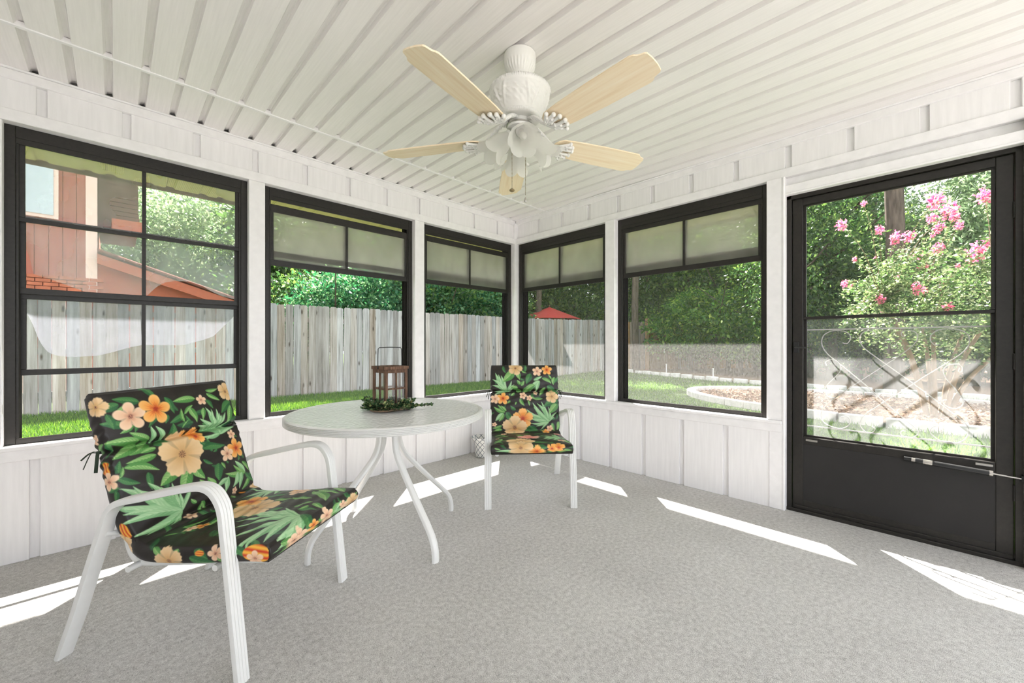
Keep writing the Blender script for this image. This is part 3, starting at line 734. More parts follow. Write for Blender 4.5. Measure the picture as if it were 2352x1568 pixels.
for q in (((-e, -e), (e, -i)), ((-e, i), (e, e)), ((-e, -i), (-i, i)), ((i, -i), (e, i))): m.box((q[0][0], q[0][1], 0.236), (q[1][0], q[1][1], 0.254))
m.build('lid', lantern_wood, ln, bevel=0.001)
hy = 0.0775
pts = [(-hy, 0, 0.243), (-hy, 0, 0.30), (-hy+0.002, 0, 0.352), (-hy+0.010, 0, 0.360), (0, 0, 0.362), (hy-0.010, 0, 0.360), (hy-0.002, 0, 0.352), (hy, 0, 0.30), (hy, 0, 0.243)]
m = MB(); m.tube(pts, 0.0024, 8, up=(0, 1, 0)); m.sphere((-hy, 0, 0.243), 0.0045); m.sphere((hy, 0, 0.243), 0.0045); m.build('handle', black_metal, ln, smooth=50)

def leaf_cloud(P, Dv, size, aspect=0.45, fold=0.15, jit=0.3, rg=rng):
    """diamond leaves: P base points, Dv directions"""
    n = len(P); Dv = Dv/np.linalg.norm(Dv, axis=1)[:, None]
    r = rg.normal(size=(n, 3)); S = np.cross(Dv, r); S /= np.linalg.norm(S, axis=1)[:, None]; Nn = np.cross(Dv, S)
    s = (size*(1+jit*rg.uniform(-1, 1, n)))[:, None]
    V = np.empty((n, 4, 3)); V[:, 0] = P; V[:, 1] = P+Dv*s*0.5+S*s*aspect*0.5+Nn*s*fold*0.4
    V[:, 2] = P+Dv*s; V[:, 3] = P+Dv*s*0.5-S*s*aspect*0.5+Nn*s*fold*0.4
    return V.reshape(-1, 3), np.arange(4*n).reshape(-1, 4)
wrh = empty('leaf_wreath', (1.135, 2.165, TZ-0.003)); tag(wrh, 'green eucalyptus leaf wreath lying around the lantern base', 'wreath')
pts = [(0.118*math.cos(a), 0.118*math.sin(a), 0.012+0.004*math.sin(3*a)) for a in [2*math.pi*k/40 for k in range(40)]]
m = MB(); m.tube(pts, 0.005, 6, closed=True); m.build('vine_ring', stem_mat, wrh, smooth=60)
sp = []; dv = []
for k in range(64):
    a0 = 2*math.pi*k/64+random.uniform(-0.08, 0.08); r0 = 0.115; hd = a0+math.pi/2+random.uniform(-1.1, 0.9); L = random.uniform(0.05, 0.09)
    if k == 60: hd = R_(-48); a0 = R_(-55); L = 0.14
    n = int(L/0.0052)
    up = random.uniform(0.0, 0.65)
    pth = []
    for i in range(n):
        t = i/n; p = np.array([r0*math.cos(a0)+math.cos(hd+0.5*t)*L*t, r0*math.sin(a0)+math.sin(hd+0.5*t)*L*t, 0.012+up*L*math.sin(math.pi*t*0.8)])
        pth.append(p)
        for s in (-1, 1):
            ang = hd+0.5*t+s*1.0; sp.append(p); dv.append([math.cos(ang), math.sin(ang), random.uniform(-0.1, 0.9)])
    mm = MB(); mm.tube(pth, 0.0011, 4); mm.build('sprig_stem', stem_mat, wrh)
V, Fq = leaf_cloud(np.array(sp), np.array(dv), 0.021, 0.6, 0.2); V[:, 2] = np.maximum(V[:, 2], 0.0012)
o = link('leaves', np_mesh('leaves', V, Fq, wreath_leaf), wrh); o['kind'] = 'stuff'
for (a, r, z) in ((-0.35, 0.12, 0.035), (-1.3, 0.10, 0.03), (0.1, 0.11, 0.028)):
    m = MB(); m.sphere((r*math.cos(a), r*math.sin(a), z), 0.0085, 12, 8); m.build('berry', simple('yellow green berry', srgb(196, 168, 60), 0.5), wrh, smooth=60)
m = MB(); m.lathe([(0.052, 0.0), (0.06, 0.004), (0.064, 0.03), (0.066, 0.08), (0.074, 0.13), (0.09, 0.168), (0.102, 0.186), (0.104, 0.193), (0.098, 0.193), (0.085, 0.17), (0.066, 0.12), (0.055, 0.02), (0.001, 0.018)], 48, mod=lambda a, z, r: 1+0.015*math.cos(8*a) if z > 0.15 else 1)
pot = m.build('plant_pot', pot_mat, smooth=50); pot.location = (2.53, 2.99, 0.0005)
tag(pot, 'small white and grey patterned flower pot on floor behind the far chair', 'pot')

# ---------------------------------------------------------------- chairs
PR = [(0.0, 0.0), (0.064, 0.154), (0.125, 0.32), (0.172, 0.445), (0.197, 0.507), (0.222, 0.539), (0.262, 0.557), (0.331, 0.573), (0.43, 0.597), (0.516, 0.616), (0.565, 0.621), (0.600, 0.610), (0.625, 0.582), (0.640, 0.545), (0.650, 0.47), (0.668, 0.32), (0.704, 0.0)]
CW = 0.57
def make_chair(name, loc, rz, label):
    c = empty(name, loc, rz); tag(c, label, 'chair', 'pair of white patio armchairs')
    rib = [(-0.0225, -0.009), (-0.018, -0.011), (0.018, -0.011), (0.0225, -0.009), (0.0235, 0.0), (0.0225, 0.008), (0.017, 0.012), (0.0115, 0.0095), (0.006, 0.0125), (0.0, 0.0095), (-0.006, 0.0125), (-0.0115, 0.0095), (-0.017, 0.012), (-0.0225, 0.008), (-0.0235, 0.0)]
    pts = [(0, p-0.3525, z) for p, z in PR]
    path = [Vector(pts[0])]+catmull(pts[1:-1], 5)+[Vector(pts[-1])]
    vs = []; n = len(path); mm = MB()
    for i, p in enumerate(path):
        t = path[min(i+1, n-1)]-path[max(i-1, 0)]; t.normalize(); nn = Vector((0, -t.z, t.y))
        for (a, b) in rib: vs.append((a, p.y+nn.y*b, max(0.0, p.z+nn.z*b)))
    k = len(rib); fs = [tuple(range(k))[::-1], tuple((n-1)*k+j for j in range(k))]
    for i in range(n-1):
        for j in range(k): fs.append((i*k+j, i*k+(j+1) % k, (i+1)*k+(j+1) % k, (i+1)*k+j))
    mm.add(vs, fs); sm = mm.mesh('side_frame', white_metal, 45)
    for s in (-1, 1):
        o = link('side_frame', sm, c); o.location = (s*CW/2, 0, 0)
    rail = catmull([(0, 0.40, 0.372), (0, 0.30, 0.362), (0, 0.10, 0.340), (0, -0.06, 0.322), (0, -0.115, 0.325), (0, -0.145, 0.355), (0, -0.165, 0.42), (0, -0.23, 0.62), (0, -0.30, 0.84)], 6)
    m = MB(); m.tube(rail, 0.0135, 10, up=(1, 0, 0)); rm = m.mesh('sling_rail', white_metal, 50)
    for s in (-1, 1):
        o = link('sling_rail', rm, c); o.location = (s*0.225, 0, 0)
    for (y, z) in ((0.24, 0.352), (-0.10, 0.318)):
        m = MB(); m.tube([(-CW/2+0.01, y, z), (CW/2-0.01, y, z)], 0.011, 10, up=(0, 0, 1)); m.build('crossbar', white_metal, c, smooth=50)
    m = MB(); m.tube([(-0.225, -0.30, 0.84), (0.225, -0.30, 0.84)], 0.0135, 10); m.build('top_bar', white_metal, c, smooth=50)
    for s in (-1, 1):
        m = MB(); m.tube([(s*0.225, -0.165, 0.42), (s*CW/2, -0.175, 0.44)], 0.009, 8, up=(0, 1, 0)); m.build('bracket', white_metal, c, smooth=50)
    vs = []; fs = []
    for i, p in enumerate(rail):
        vs += [(-0.22, p.y, p.z), (0.22, p.y, p.z)]
        if i: fs.append((2*i-2, 2*i-1, 2*i+1, 2*i))
    m = MB(); m.add(vs, fs); o = m.build('sling', white_trim, c, smooth=60); sd = o.modifiers.new('s', 'SOLIDIFY'); sd.thickness = 0.002
    return c
near_t = ((0.311, 1.984, 0), R_(-143.4)); far_t = ((2.196, 2.078, 0), R_(138.2))
make_chair('patio_chair', *near_t, 'white metal patio armchair in front of the window with torn panes')
make_chair('patio_chair', *far_t, 'white metal patio armchair in the corner, facing the camera')

# cushion print, painted point by point on the cloth
PAT = {'near': "L,m,0.073,0.065,-0.023,0.065,0.3;L,m,0.135,0.049,0.193,0.088,0.28;L,m,0.135,0.037,0.196,0.034,0.28;L,d,0.122,0.077,0.147,0.12,0.4;L,m,0.1,0.11,0.09,0.161,0.38;L,m,0.035,0.098,0.059,0.165,0.38;L,m,0.012,0.122,0.054,0.091,0.3;L,m,0.003,0.152,0.001,0.099,0.34;L,m,-0.007,0.175,0.021,0.149,0.2;L,d,0.253,0.098,0.183,0.147,0.45;L,m,0.249,0.118,0.211,0.196,0.38;L,d,-0.146,0.048,-0.226,0.025,0.38;L,d,-0.212,0.046,-0.272,0.062,0.5;L,m,-0.19,0.055,-0.237,0.08,0.35;L,d,-0.048,0.042,-0.031,0.114,0.34;L,d,-0.057,0.113,-0.071,0.146,0.4;L,d,-0.093,0.113,-0.135,0.149,0.34;L,m,-0.184,0.13,-0.228,0.15,0.36;L,d,-0.206,0.126,-0.272,0.102,0.4;L,d,-0.251,0.075,-0.241,0.132,0.4;L,l,-0.124,0.204,-0.126,0.144,0.32;L,l,-0.08,0.204,-0.108,0.147,0.32;L,m,-0.136,0.191,-0.202,0.152,0.32;L,m,-0.172,0.187,-0.278,0.171,0.28;L,m,-0.135,0.198,-0.217,0.231,0.36;L,m,-0.173,0.2,-0.267,0.231,0.34;L,m,-0.125,0.227,-0.182,0.233,0.3;L,d,-0.047,0.228,-0.044,0.15,0.52;L,d,-0.054,0.227,-0.13,0.216,0.45;L,d,0.058,0.252,0.16,0.287,0.28;L,d,0.051,0.276,0.139,0.286,0.34;L,m,-0.131,0.252,-0.232,0.256,0.26;L,m,-0.24,0.267,-0.136,0.309,0.24;L,d,-0.26,0.281,-0.247,0.24,0.4;L,d,-0.262,0.296,-0.206,0.335,0.32;L,m,-0.256,0.297,-0.242,0.263,0.3;L,m,-0.061,0.321,-0.149,0.368,0.46;L,m,-0.031,0.326,-0.083,0.423,0.48;L,m,-0.008,0.322,0.027,0.398,0.46;L,d,0.106,0.355,0.085,0.428,0.55;L,m,0.12,0.356,0.13,0.386,0.4;L,l,0.231,0.433,0.185,0.368,0.3;L,m,0.23,0.437,0.174,0.383,0.3;L,m,0.227,0.436,0.12,0.409,0.26;L,l,0.211,0.427,0.181,0.499,0.3;L,l,0.19,0.422,0.145,0.484,0.34;L,m,0.243,0.463,0.196,0.508,0.34;L,l,0.134,0.426,0.105,0.493,0.34;L,l,0.128,0.431,0.07,0.453,0.36;L,d,0.229,0.436,0.266,0.493,0.42;L,m,0.229,0.38,0.258,0.432,0.36;L,m,0.032,0.432,0.002,0.394,0.5;L,m,0.065,0.446,0.038,0.396,0.5;L,m,0.117,0.548,0.129,0.515,0.5;L,m,-0.031,0.486,-0.051,0.458,0.5;L,m,-0.009,0.487,0.003,0.52,0.5;L,m,-0.024,0.52,-0.005,0.489,0.4;L,d,0.042,0.32,0.079,0.35,0.3;L,d,0.116,0.294,0.093,0.302,0.4;L,d,0.246,0.37,0.231,0.34,0.4;L,d,0.206,0.371,0.216,0.347,0.5;L,d,0.149,0.37,0.143,0.353,0.5;L,d,0.201,0.246,0.241,0.267,0.35;L,m,-0.283,0.171,-0.328,0.208,0.4;L,d,-0.307,0.23,-0.271,0.25,0.3;L,d,-0.262,0.329,-0.307,0.333,0.4;L,d,-0.272,0.336,-0.283,0.376,0.45;L,l,0.152,0.235,0.06,0.179,0.2;L,l,0.152,0.235,0.073,0.153,0.2;L,l,0.152,0.235,0.109,0.11,0.2;L,l,0.152,0.235,0.134,0.121,0.2;L,l,0.152,0.235,0.159,0.123,0.2;L,l,0.152,0.235,0.171,0.143,0.2;L,l,0.152,0.235,0.207,0.145,0.2;L,l,0.152,0.235,0.229,0.182,0.2;L,l,0.152,0.235,0.24,0.217,0.2;L,l,0.152,0.235,0.065,0.228,0.2;L,l,0.152,0.235,0.081,0.243,0.2;L,l,0.152,0.235,0.185,0.155,0.2;L,l,-0.093,0.491,-0.263,0.332,0.17;L,l,-0.093,0.491,-0.23,0.337,0.17;L,l,-0.093,0.491,-0.186,0.34,0.17;L,l,-0.093,0.491,-0.166,0.361,0.17;L,l,-0.093,0.491,-0.15,0.37,0.17;L,l,-0.093,0.491,-0.106,0.368,0.17;L,l,-0.093,0.491,-0.033,0.406,0.17;L,l,-0.093,0.491,-0.296,0.384,0.17;L,l,-0.093,0.491,-0.273,0.42,0.17;L,l,-0.093,0.491,-0.291,0.45,0.17;L,l,-0.093,0.491,-0.278,0.508,0.17;L,l,-0.093,0.491,-0.24,0.532,0.17;L,l,-0.093,0.491,-0.159,0.541,0.17;L,l,-0.093,0.491,-0.121,0.536,0.17;L,l,-0.093,0.491,-0.086,0.406,0.17;F,b,-0.186,0.096,0.0527,0.3;F,o,-0.097,0.084,0.0589,0.1;F,b,0.101,0.075,0.0232,0.2;F,B,0.24,0.051,0.0434,0;F,O,-0.01,0.218,0.0341,0;F,O,0.044,0.219,0.0372,0.5;F,B,-0.036,0.276,0.0899,0.2;F,o,0.213,0.314,0.0465,0.3;F,b,0.157,0.327,0.0341,0.2;F,b,0.21,0.249,0.0217,0;F,t,-0.293,0.256,0.0248,0;F,b,-0.289,0.301,0.0326,0.4;F,t,0.176,0.53,0.0149,0;F,b,0.154,0.499,0.014,0;F,B,0.259,0.523,0.0232,0;F,B,-0.272,0.044,0.0341,0;F,b,-0.308,0.151,0.0186,0;F,b,-0.076,0.534,0.0242,0;F,t,-0.29,0.475,0.0302,0;F,B,-0.328,0.507,0.0343,0;L,l,-0.057,1.007,-0.121,0.797,0.15;L,l,-0.057,1.007,-0.075,0.766,0.15;L,l,-0.057,1.007,-0.048,0.806,0.15;L,l,-0.057,1.007,-0.051,0.858,0.15;L,l,-0.057,1.007,-0.175,0.838,0.15;L,l,-0.057,1.007,-0.238,0.884,0.15;L,l,-0.057,1.007,-0.299,0.935,0.15;L,l,-0.057,1.007,-0.286,0.969,0.15;L,l,-0.057,1.007,-0.253,1.018,0.15;L,l,-0.057,1.007,-0.226,1.045,0.15;L,l,-0.057,1.007,-0.247,1.088,0.15;L,l,-0.057,1.007,-0.209,1.088,0.15;L,l,-0.057,1.007,0.0,0.906,0.15;L,l,0.283,0.629,0.105,0.593,0.16;L,l,0.283,0.629,0.104,0.636,0.16;L,l,0.283,0.629,0.104,0.679,0.16;L,l,0.283,0.629,0.136,0.686,0.16;L,l,0.283,0.629,0.217,0.527,0.16;L,l,0.283,0.629,0.261,0.535,0.16;L,l,0.283,0.629,0.294,0.544,0.16;L,l,0.283,0.629,0.178,0.711,0.16;L,l,0.283,0.629,0.304,0.569,0.16;L,m,0.011,0.934,0.051,0.949,0.5;L,m,0.031,0.979,-0.009,0.968,0.5;L,m,0.051,0.985,0.032,1.04,0.5;L,m,0.041,0.951,0.071,0.97,0.5;L,d,0.135,0.697,0.175,0.785,0.3;L,d,-0.031,0.856,0.01,0.889,0.5;L,d,-0.074,0.803,-0.001,0.808,0.4;L,m,0.103,0.776,0.102,0.861,0.3;L,m,0.112,0.853,0.101,0.947,0.3;L,d,0.04,0.819,0.081,0.857,0.3;L,m,0.214,0.863,0.242,0.907,0.3;L,m,0.192,0.893,0.139,1.003,0.36;L,m,0.171,0.928,0.09,1.013,0.36;L,m,0.212,0.904,0.183,1.019,0.3;L,m,0.25,0.952,0.198,1.03,0.4;L,m,0.274,0.878,0.28,0.944,0.3;L,m,-0.036,1.056,-0.121,1.123,0.36;L,d,-0.047,1.005,-0.102,1.102,0.36;L,m,-0.092,1.124,-0.016,1.097,0.36;L,m,-0.198,1.1,-0.101,1.125,0.3;L,m,-0.235,1.129,-0.18,1.085,0.4;L,m,0.119,1.051,0.032,1.136,0.4;L,m,-0.12,1.145,-0.006,1.14,0.28;L,m,0.004,1.139,0.138,1.102,0.26;L,m,0.099,1.118,0.185,1.112,0.26;L,m,-0.157,0.61,-0.08,0.641,0.26;L,m,-0.147,0.606,-0.143,0.672,0.26;L,m,-0.141,0.707,-0.067,0.683,0.3;L,m,-0.213,0.595,-0.188,0.637,0.24;L,d,-0.025,0.665,-0.12,0.699,0.3;L,d,-0.219,0.803,-0.136,0.795,0.3;F,B,0.008,0.762,0.0935,0.2;F,O,0.088,0.678,0.0605,0.4;F,o,0.258,0.792,0.0523,0.2;F,b,0.2,0.819,0.0467,0.4;F,b,0.29,0.694,0.033,0;F,b,0.032,1.078,0.0413,0.3;F,b,-0.132,1.085,0.044,0.1;F,b,0.143,1.079,0.0275,0;F,B,0.214,1.097,0.0495,0;F,t,0.042,1.122,0.022,0;F,t,-0.293,1.007,0.0523,0;F,b,-0.391,1.092,0.0385,0;F,o,-0.142,0.68,0.0248,0;F,b,-0.166,0.654,0.022,0;L,m,-0.265,0.62,-0.3,0.66,0.5;L,m,-0.268,0.66,-0.3,0.72,0.45;L,m,-0.27,0.72,-0.3,0.69,0.5;L,d,-0.272,0.78,-0.31,0.83,0.5;L,m,-0.27,0.8,-0.3,0.78,0.4;F,t,-0.285,0.8,0.018,0;F,b,-0.288,0.86,0.03,0.3;F,B,-0.315,0.68,0.055,0.2;L,d,-0.3,0.76,-0.33,0.86,0.4;L,m,-0.305,0.86,-0.33,0.93,0.35;F,b,-0.31,1.0,0.03,0;L,d,-0.27,0.93,-0.3,1.0,0.4;L,m,-0.22,1.06,-0.1,1.09,0.3;F,b,-0.16,1.09,0.035,0;F,o,-0.05,1.08,0.03,0;L,m,-0.02,1.07,0.06,1.1,0.35;L,l,0.08,1.1,0.14,1.05,0.3;L,l,0.1,1.1,0.19,1.06,0.3;L,m,0.2,1.08,0.26,1.06,0.4", 'far': "L,l,-0.147,0.204,-0.233,0.058,0.2;L,l,-0.147,0.204,-0.208,0.071,0.2;L,l,-0.147,0.204,-0.187,0.08,0.2;L,l,-0.147,0.204,-0.158,0.084,0.2;L,l,-0.147,0.204,-0.104,0.123,0.2;L,l,-0.147,0.204,-0.255,0.109,0.2;L,l,-0.147,0.204,-0.256,0.156,0.2;L,l,-0.147,0.204,-0.251,0.203,0.2;L,l,-0.147,0.204,-0.239,0.229,0.2;L,l,-0.147,0.204,-0.084,0.153,0.2;L,l,-0.147,0.204,-0.088,0.179,0.2;L,l,-0.147,0.204,-0.221,0.131,0.2;L,l,0.182,0.442,0.009,0.344,0.17;L,l,0.182,0.442,0.022,0.383,0.17;L,l,0.182,0.442,0.058,0.293,0.17;L,l,0.182,0.442,0.091,0.298,0.17;L,l,0.182,0.442,0.128,0.286,0.17;L,l,0.182,0.442,0.148,0.316,0.17;L,l,0.182,0.442,0.182,0.326,0.17;L,l,0.182,0.442,0.029,0.414,0.17;L,l,0.182,0.442,0.036,0.457,0.17;L,l,0.182,0.442,0.08,0.484,0.17;L,l,0.182,0.442,0.12,0.507,0.17;L,l,0.182,0.442,0.248,0.366,0.17;L,l,0.182,0.442,0.226,0.405,0.17;L,l,0.182,0.442,0.07,0.436,0.17;L,l,0.182,0.442,0.065,0.328,0.17;L,m,-0.086,0.046,-0.171,0.131,0.55;L,m,-0.069,0.042,-0.037,0.117,0.5;L,d,0.049,0.068,0.013,0.15,0.55;L,m,-0.026,0.037,0.019,0.063,0.3;L,m,0.14,0.103,0.214,0.142,0.32;L,l,0.114,0.124,0.044,0.202,0.3;L,l,0.118,0.124,0.094,0.211,0.3;L,m,0.162,0.177,0.114,0.242,0.34;L,m,0.079,0.155,-0.014,0.206,0.4;L,l,0.072,0.12,0.14,0.09,0.3;L,m,0.165,0.103,0.213,0.147,0.34;L,d,0.179,0.164,0.248,0.204,0.5;L,m,0.241,0.094,0.23,0.156,0.5;L,m,-0.038,0.154,-0.062,0.119,0.6;L,m,-0.029,0.162,-0.003,0.124,0.6;L,m,-0.055,0.179,-0.113,0.17,0.5;L,m,-0.072,0.196,-0.026,0.197,0.6;L,m,-0.081,0.214,-0.114,0.239,0.5;L,m,-0.014,0.214,0.037,0.172,0.5;L,d,-0.036,0.102,-0.003,0.119,0.4;L,m,0.215,0.112,0.191,0.077,0.4;L,d,0.261,0.279,0.143,0.325,0.45;L,m,0.251,0.305,0.186,0.378,0.55;L,m,-0.158,0.367,-0.247,0.322,0.3;L,m,-0.166,0.358,-0.214,0.31,0.34;L,l,-0.174,0.375,-0.232,0.434,0.4;L,m,-0.166,0.375,-0.207,0.438,0.36;L,m,-0.149,0.358,-0.19,0.315,0.4;L,d,-0.149,0.367,-0.089,0.428,0.55;L,d,-0.075,0.351,-0.116,0.316,0.5;L,d,-0.014,0.508,0.106,0.537,0.45;L,m,-0.183,0.477,-0.257,0.493,0.3;L,m,-0.184,0.503,-0.257,0.522,0.3;L,m,0.207,0.453,0.232,0.524,0.34;L,m,0.257,0.441,0.249,0.515,0.45;L,m,-0.04,0.261,-0.005,0.318,0.4;L,m,0.025,0.275,0.034,0.319,0.4;L,m,-0.066,0.287,-0.079,0.312,0.5;L,m,0.067,0.259,0.142,0.264,0.25;L,m,0.027,0.241,0.092,0.276,0.25;L,d,0.035,0.483,0.099,0.511,0.4;L,d,-0.114,0.222,-0.123,0.239,0.6;L,m,-0.115,0.278,-0.14,0.299,0.5;L,d,0.116,0.503,0.139,0.538,0.5;F,B,-0.072,0.023,0.0574,0;F,b,0.102,0.049,0.0394,0.2;F,o,0.181,0.037,0.0426,0.3;F,o,-0.173,0.26,0.0492,0.2;F,b,-0.235,0.263,0.0369,0;F,b,-0.015,0.238,0.0295,0;F,b,0.034,0.258,0.023,0;F,B,0.213,0.247,0.0508,0;F,b,0.084,0.217,0.018,0;F,O,-0.02,0.417,0.0804,0.3;F,B,-0.085,0.49,0.0968,0.25;F,b,-0.24,0.463,0.0197,0;F,b,0.189,0.501,0.0262,0;F,o,0.155,0.537,0.0344,0.2;L,l,0.218,0.827,0.096,0.721,0.2;L,l,0.218,0.827,0.086,0.888,0.2;L,l,0.218,0.827,0.077,0.799,0.2;L,l,0.218,0.827,0.166,0.667,0.2;L,l,0.218,0.827,0.208,0.651,0.2;L,l,0.218,0.827,0.275,0.734,0.2;L,l,0.218,0.827,0.141,0.941,0.2;L,l,0.218,0.827,0.109,0.921,0.2;L,l,0.218,0.827,0.268,0.829,0.2;L,m,-0.237,0.693,-0.164,0.614,0.3;L,m,-0.14,0.744,-0.231,0.78,0.3;L,d,-0.117,0.619,-0.021,0.609,0.3;L,m,-0.157,0.934,-0.24,0.931,0.3;L,d,0.003,0.999,0.112,1.0,0.4;L,m,-0.241,0.997,-0.19,0.869,0.3;L,m,0.235,0.886,0.254,1.002,0.4;L,d,0.054,0.637,0.138,0.605,0.3;L,m,-0.091,0.685,-0.017,0.712,0.3;L,m,-0.213,0.674,-0.161,0.721,0.3;F,B,-0.07,0.978,0.0975,0.2;F,p,0.003,0.803,0.0825,0.4;F,b,0.207,0.943,0.03,0;F,b,-0.217,0.833,0.018,0;F,p,0.232,0.615,0.03,0;F,b,-0.172,0.614,0.0225,0;L,l,-0.087,1.098,-0.235,1.091,0.18;L,l,-0.087,1.098,-0.208,1.077,0.18;L,l,-0.087,1.098,-0.175,1.074,0.18;L,l,-0.087,1.098,-0.148,1.076,0.18;L,l,-0.087,1.098,-0.121,1.079,0.18;L,l,-0.087,1.098,-0.061,1.079,0.18;L,l,-0.087,1.098,-0.034,1.084,0.18;L,m,-0.242,1.057,-0.202,1.074,0.4;L,d,-0.001,1.056,0.107,1.056,0.4;L,m,0.094,1.083,0.142,1.099,0.4;L,d,0.181,1.088,0.101,1.078,0.3;L,m,0.195,1.093,0.248,1.077,0.4;L,m,0.162,1.098,0.208,1.087,0.4;L,d,0.047,1.094,0.095,1.104,0.4;L,m,0.208,1.072,0.256,1.092,0.4;F,O,0.027,1.092,0.0525,0.1;F,o,0.17,1.056,0.0434,0.2;F,o,0.127,1.067,0.035,0;F,B,-0.074,1.057,0.0805,0.2"}
S3 = lambda r, g, b: np.array(srgb(r, g, b)[:3])
def sstep(a, b, x):
    t = np.clip((x-a)/(b-a), 0, 1); return t*t*(3-2*t)
def paint(U, S, code, px, seed):
    n = len(U); C = np.tile(S3(36, 31, 29), (n, 1)); rg = np.random.default_rng(seed)
    els = [e.split(',') for e in code.split(';')]
    extra = []
    for _ in range(70):
        u, s, a, L = rg.uniform(-0.34, 0.34), rg.uniform(-0.08, 1.19), rg.uniform(0, 6.28), rg.uniform(0.04, 0.075)
        extra.append(['L', 'dk'[int(rg.random() > 0.6)], u, s, u+L*math.cos(a), s+L*math.sin(a), 0.36])
    els = extra+sorted(els, key=lambda e: 0 if e[0] == 'L' else 1)
    PALS = {'d': (S3(24, 70, 48), S3(52, 112, 62), S3(96, 150, 84)), 'm': (S3(40, 96, 50), S3(96, 158, 78), S3(176, 212, 140)), 'l': (S3(84, 146, 92), S3(148, 198, 142), S3(196, 226, 180)), 'k': (S3(20, 56, 40), S3(40, 88, 54), S3(70, 120, 70))}
    for e in els:
        if e[0] == 'L':
            bx, by, tx, ty, wr = [float(v) for v in e[2:7]]
            L = math.hypot(tx-bx, ty-by)
            if L < 0.004: continue
            cx, cy = (bx+tx)/2, (by+ty)/2
            I = np.nonzero((np.abs(U-cx) < L*0.6) & (np.abs(S-cy) < L*0.6))[0]
            if not len(I): continue
            dx, dy = (tx-bx)/L, (ty-by)/L
            u = U[I]-bx; s = S[I]-by; t = (u*dx+s*dy)/L; nn = (-u*dy+s*dx)/L
            bend = 0.10*(rg.random()-0.5)*2; nn = nn-bend*np.sin(np.pi*np.clip(t, 0, 1))
            tc = np.clip(t, 0, 1); w = 0.5*wr*np.sin(np.pi*tc**0.72)**0.85
            aa = px/L; mk = sstep(-aa*0.6, aa*0.6, w-np.abs(nn))*((t > 0) & (t < 1))
            dk, md, lt = PALS[e[1]]
            rel = np.abs(nn)/np.maximum(w, 1e-4)
            vein = 0.5+0.5*np.cos((tc*9-rel*1.6)*2*np.pi)
            sh = np.where(nn > 0, 0.62, 0.30)+0.30*vein*(1-rel)+0.16*(tc-0.5)
            sh = np.clip(sh, 0, 1)[:, None]
            c = np.where(sh < 0.5, dk+(md-dk)*sh*2, md+(lt-md)*(sh-0.5)*2)
            ml = sstep(0.10, 0.02, rel)[:, None]*0.6; c = c*(1-ml)+lt*ml
            C[I] = C[I]*(1-mk[:, None])+c*mk[:, None]
        else:
            k = e[1]; fx, fy, r, rot = [float(v) for v in e[2:6]]
            I = np.nonzero((np.abs(U-fx) < r*1.2) & (np.abs(S-fy) < r*1.2))[0]
            if not len(I): continue
            u = (U[I]-fx)/r; s = (S[I]-fy)/r; aa = px/r
            if k == 't':
                d = np.sqrt((u/0.62)**2+(s/0.95)**2); mk = sstep(1+aa, 1-aa, d)
                st = 0.5+0.5*np.cos(u*14+2*s); c = S3(206, 52, 30)*(1-st[:, None])+S3(246, 186, 70)*st[:, None]
            else:
                th = np.arctan2(s, u)+rot; rr = np.hypot(u, s); npet = 5
                ruff = 0.03*np.sin(th*23) if k in 'BOp' else 0
                lob = {'o': (0.50, 0.50, 0.75), 'b': (0.52, 0.48, 0.7), 'B': (0.74, 0.26, 0.6), 'O': (0.66, 0.34, 0.6), 'p': (0.68, 0.32, 0.6)}[k]
                env = lob[0]+lob[1]*np.abs(np.cos(npet*th/2))**lob[2]+ruff
                mk = sstep(aa, -aa, rr-env)
                ps = np.abs(np.sin(npet*th/2)); edge = sstep(0.90, 1.0, ps)*sstep(0.15, 0.4, rr)
                if k in 'oO': base, mid, cen = S3(252, 196, 116), S3(246, 160, 72), S3(196, 56, 26)
                elif k == 'p': base, mid, cen = S3(248, 192, 180), S3(240, 160, 148), S3(206, 90, 80)
                elif k == 'B': base, mid, cen = S3(238, 206, 160), S3(226, 186, 132), S3(206, 160, 104)
                else: base, mid, cen = S3(248, 214, 180), S3(240, 196, 160), S3(206, 140, 110)
                q = np.clip(rr/env, 0, 1)[:, None]
                c = np.where(q < 0.45, cen+(mid-cen)*(q/0.45)**1.3, mid+(base-mid)*(q-0.45)/0.55)
                if k in 'oOp':
                    stv = (sstep(0.86, 1.0, np.abs(np.cos(npet*th*2)))*sstep(0.75, 0.2, rr))[:, None]*0.7; c = c*(1-stv)+S3(204, 70, 36)*stv
                c = c*(1-0.28*edge[:, None])
                st = sstep(0.20, 0.12, rr)[:, None]
                cc = S3(96, 40, 44) if k in 'bB' else S3(150, 40, 24)
                sp_ = (0.5+0.5*np.sin(th*9))[:, None]; c = c*(1-st*sp_)+cc*st*sp_
            C[I] = C[I]*(1-mk[:, None])+c*mk[:, None]
    return C
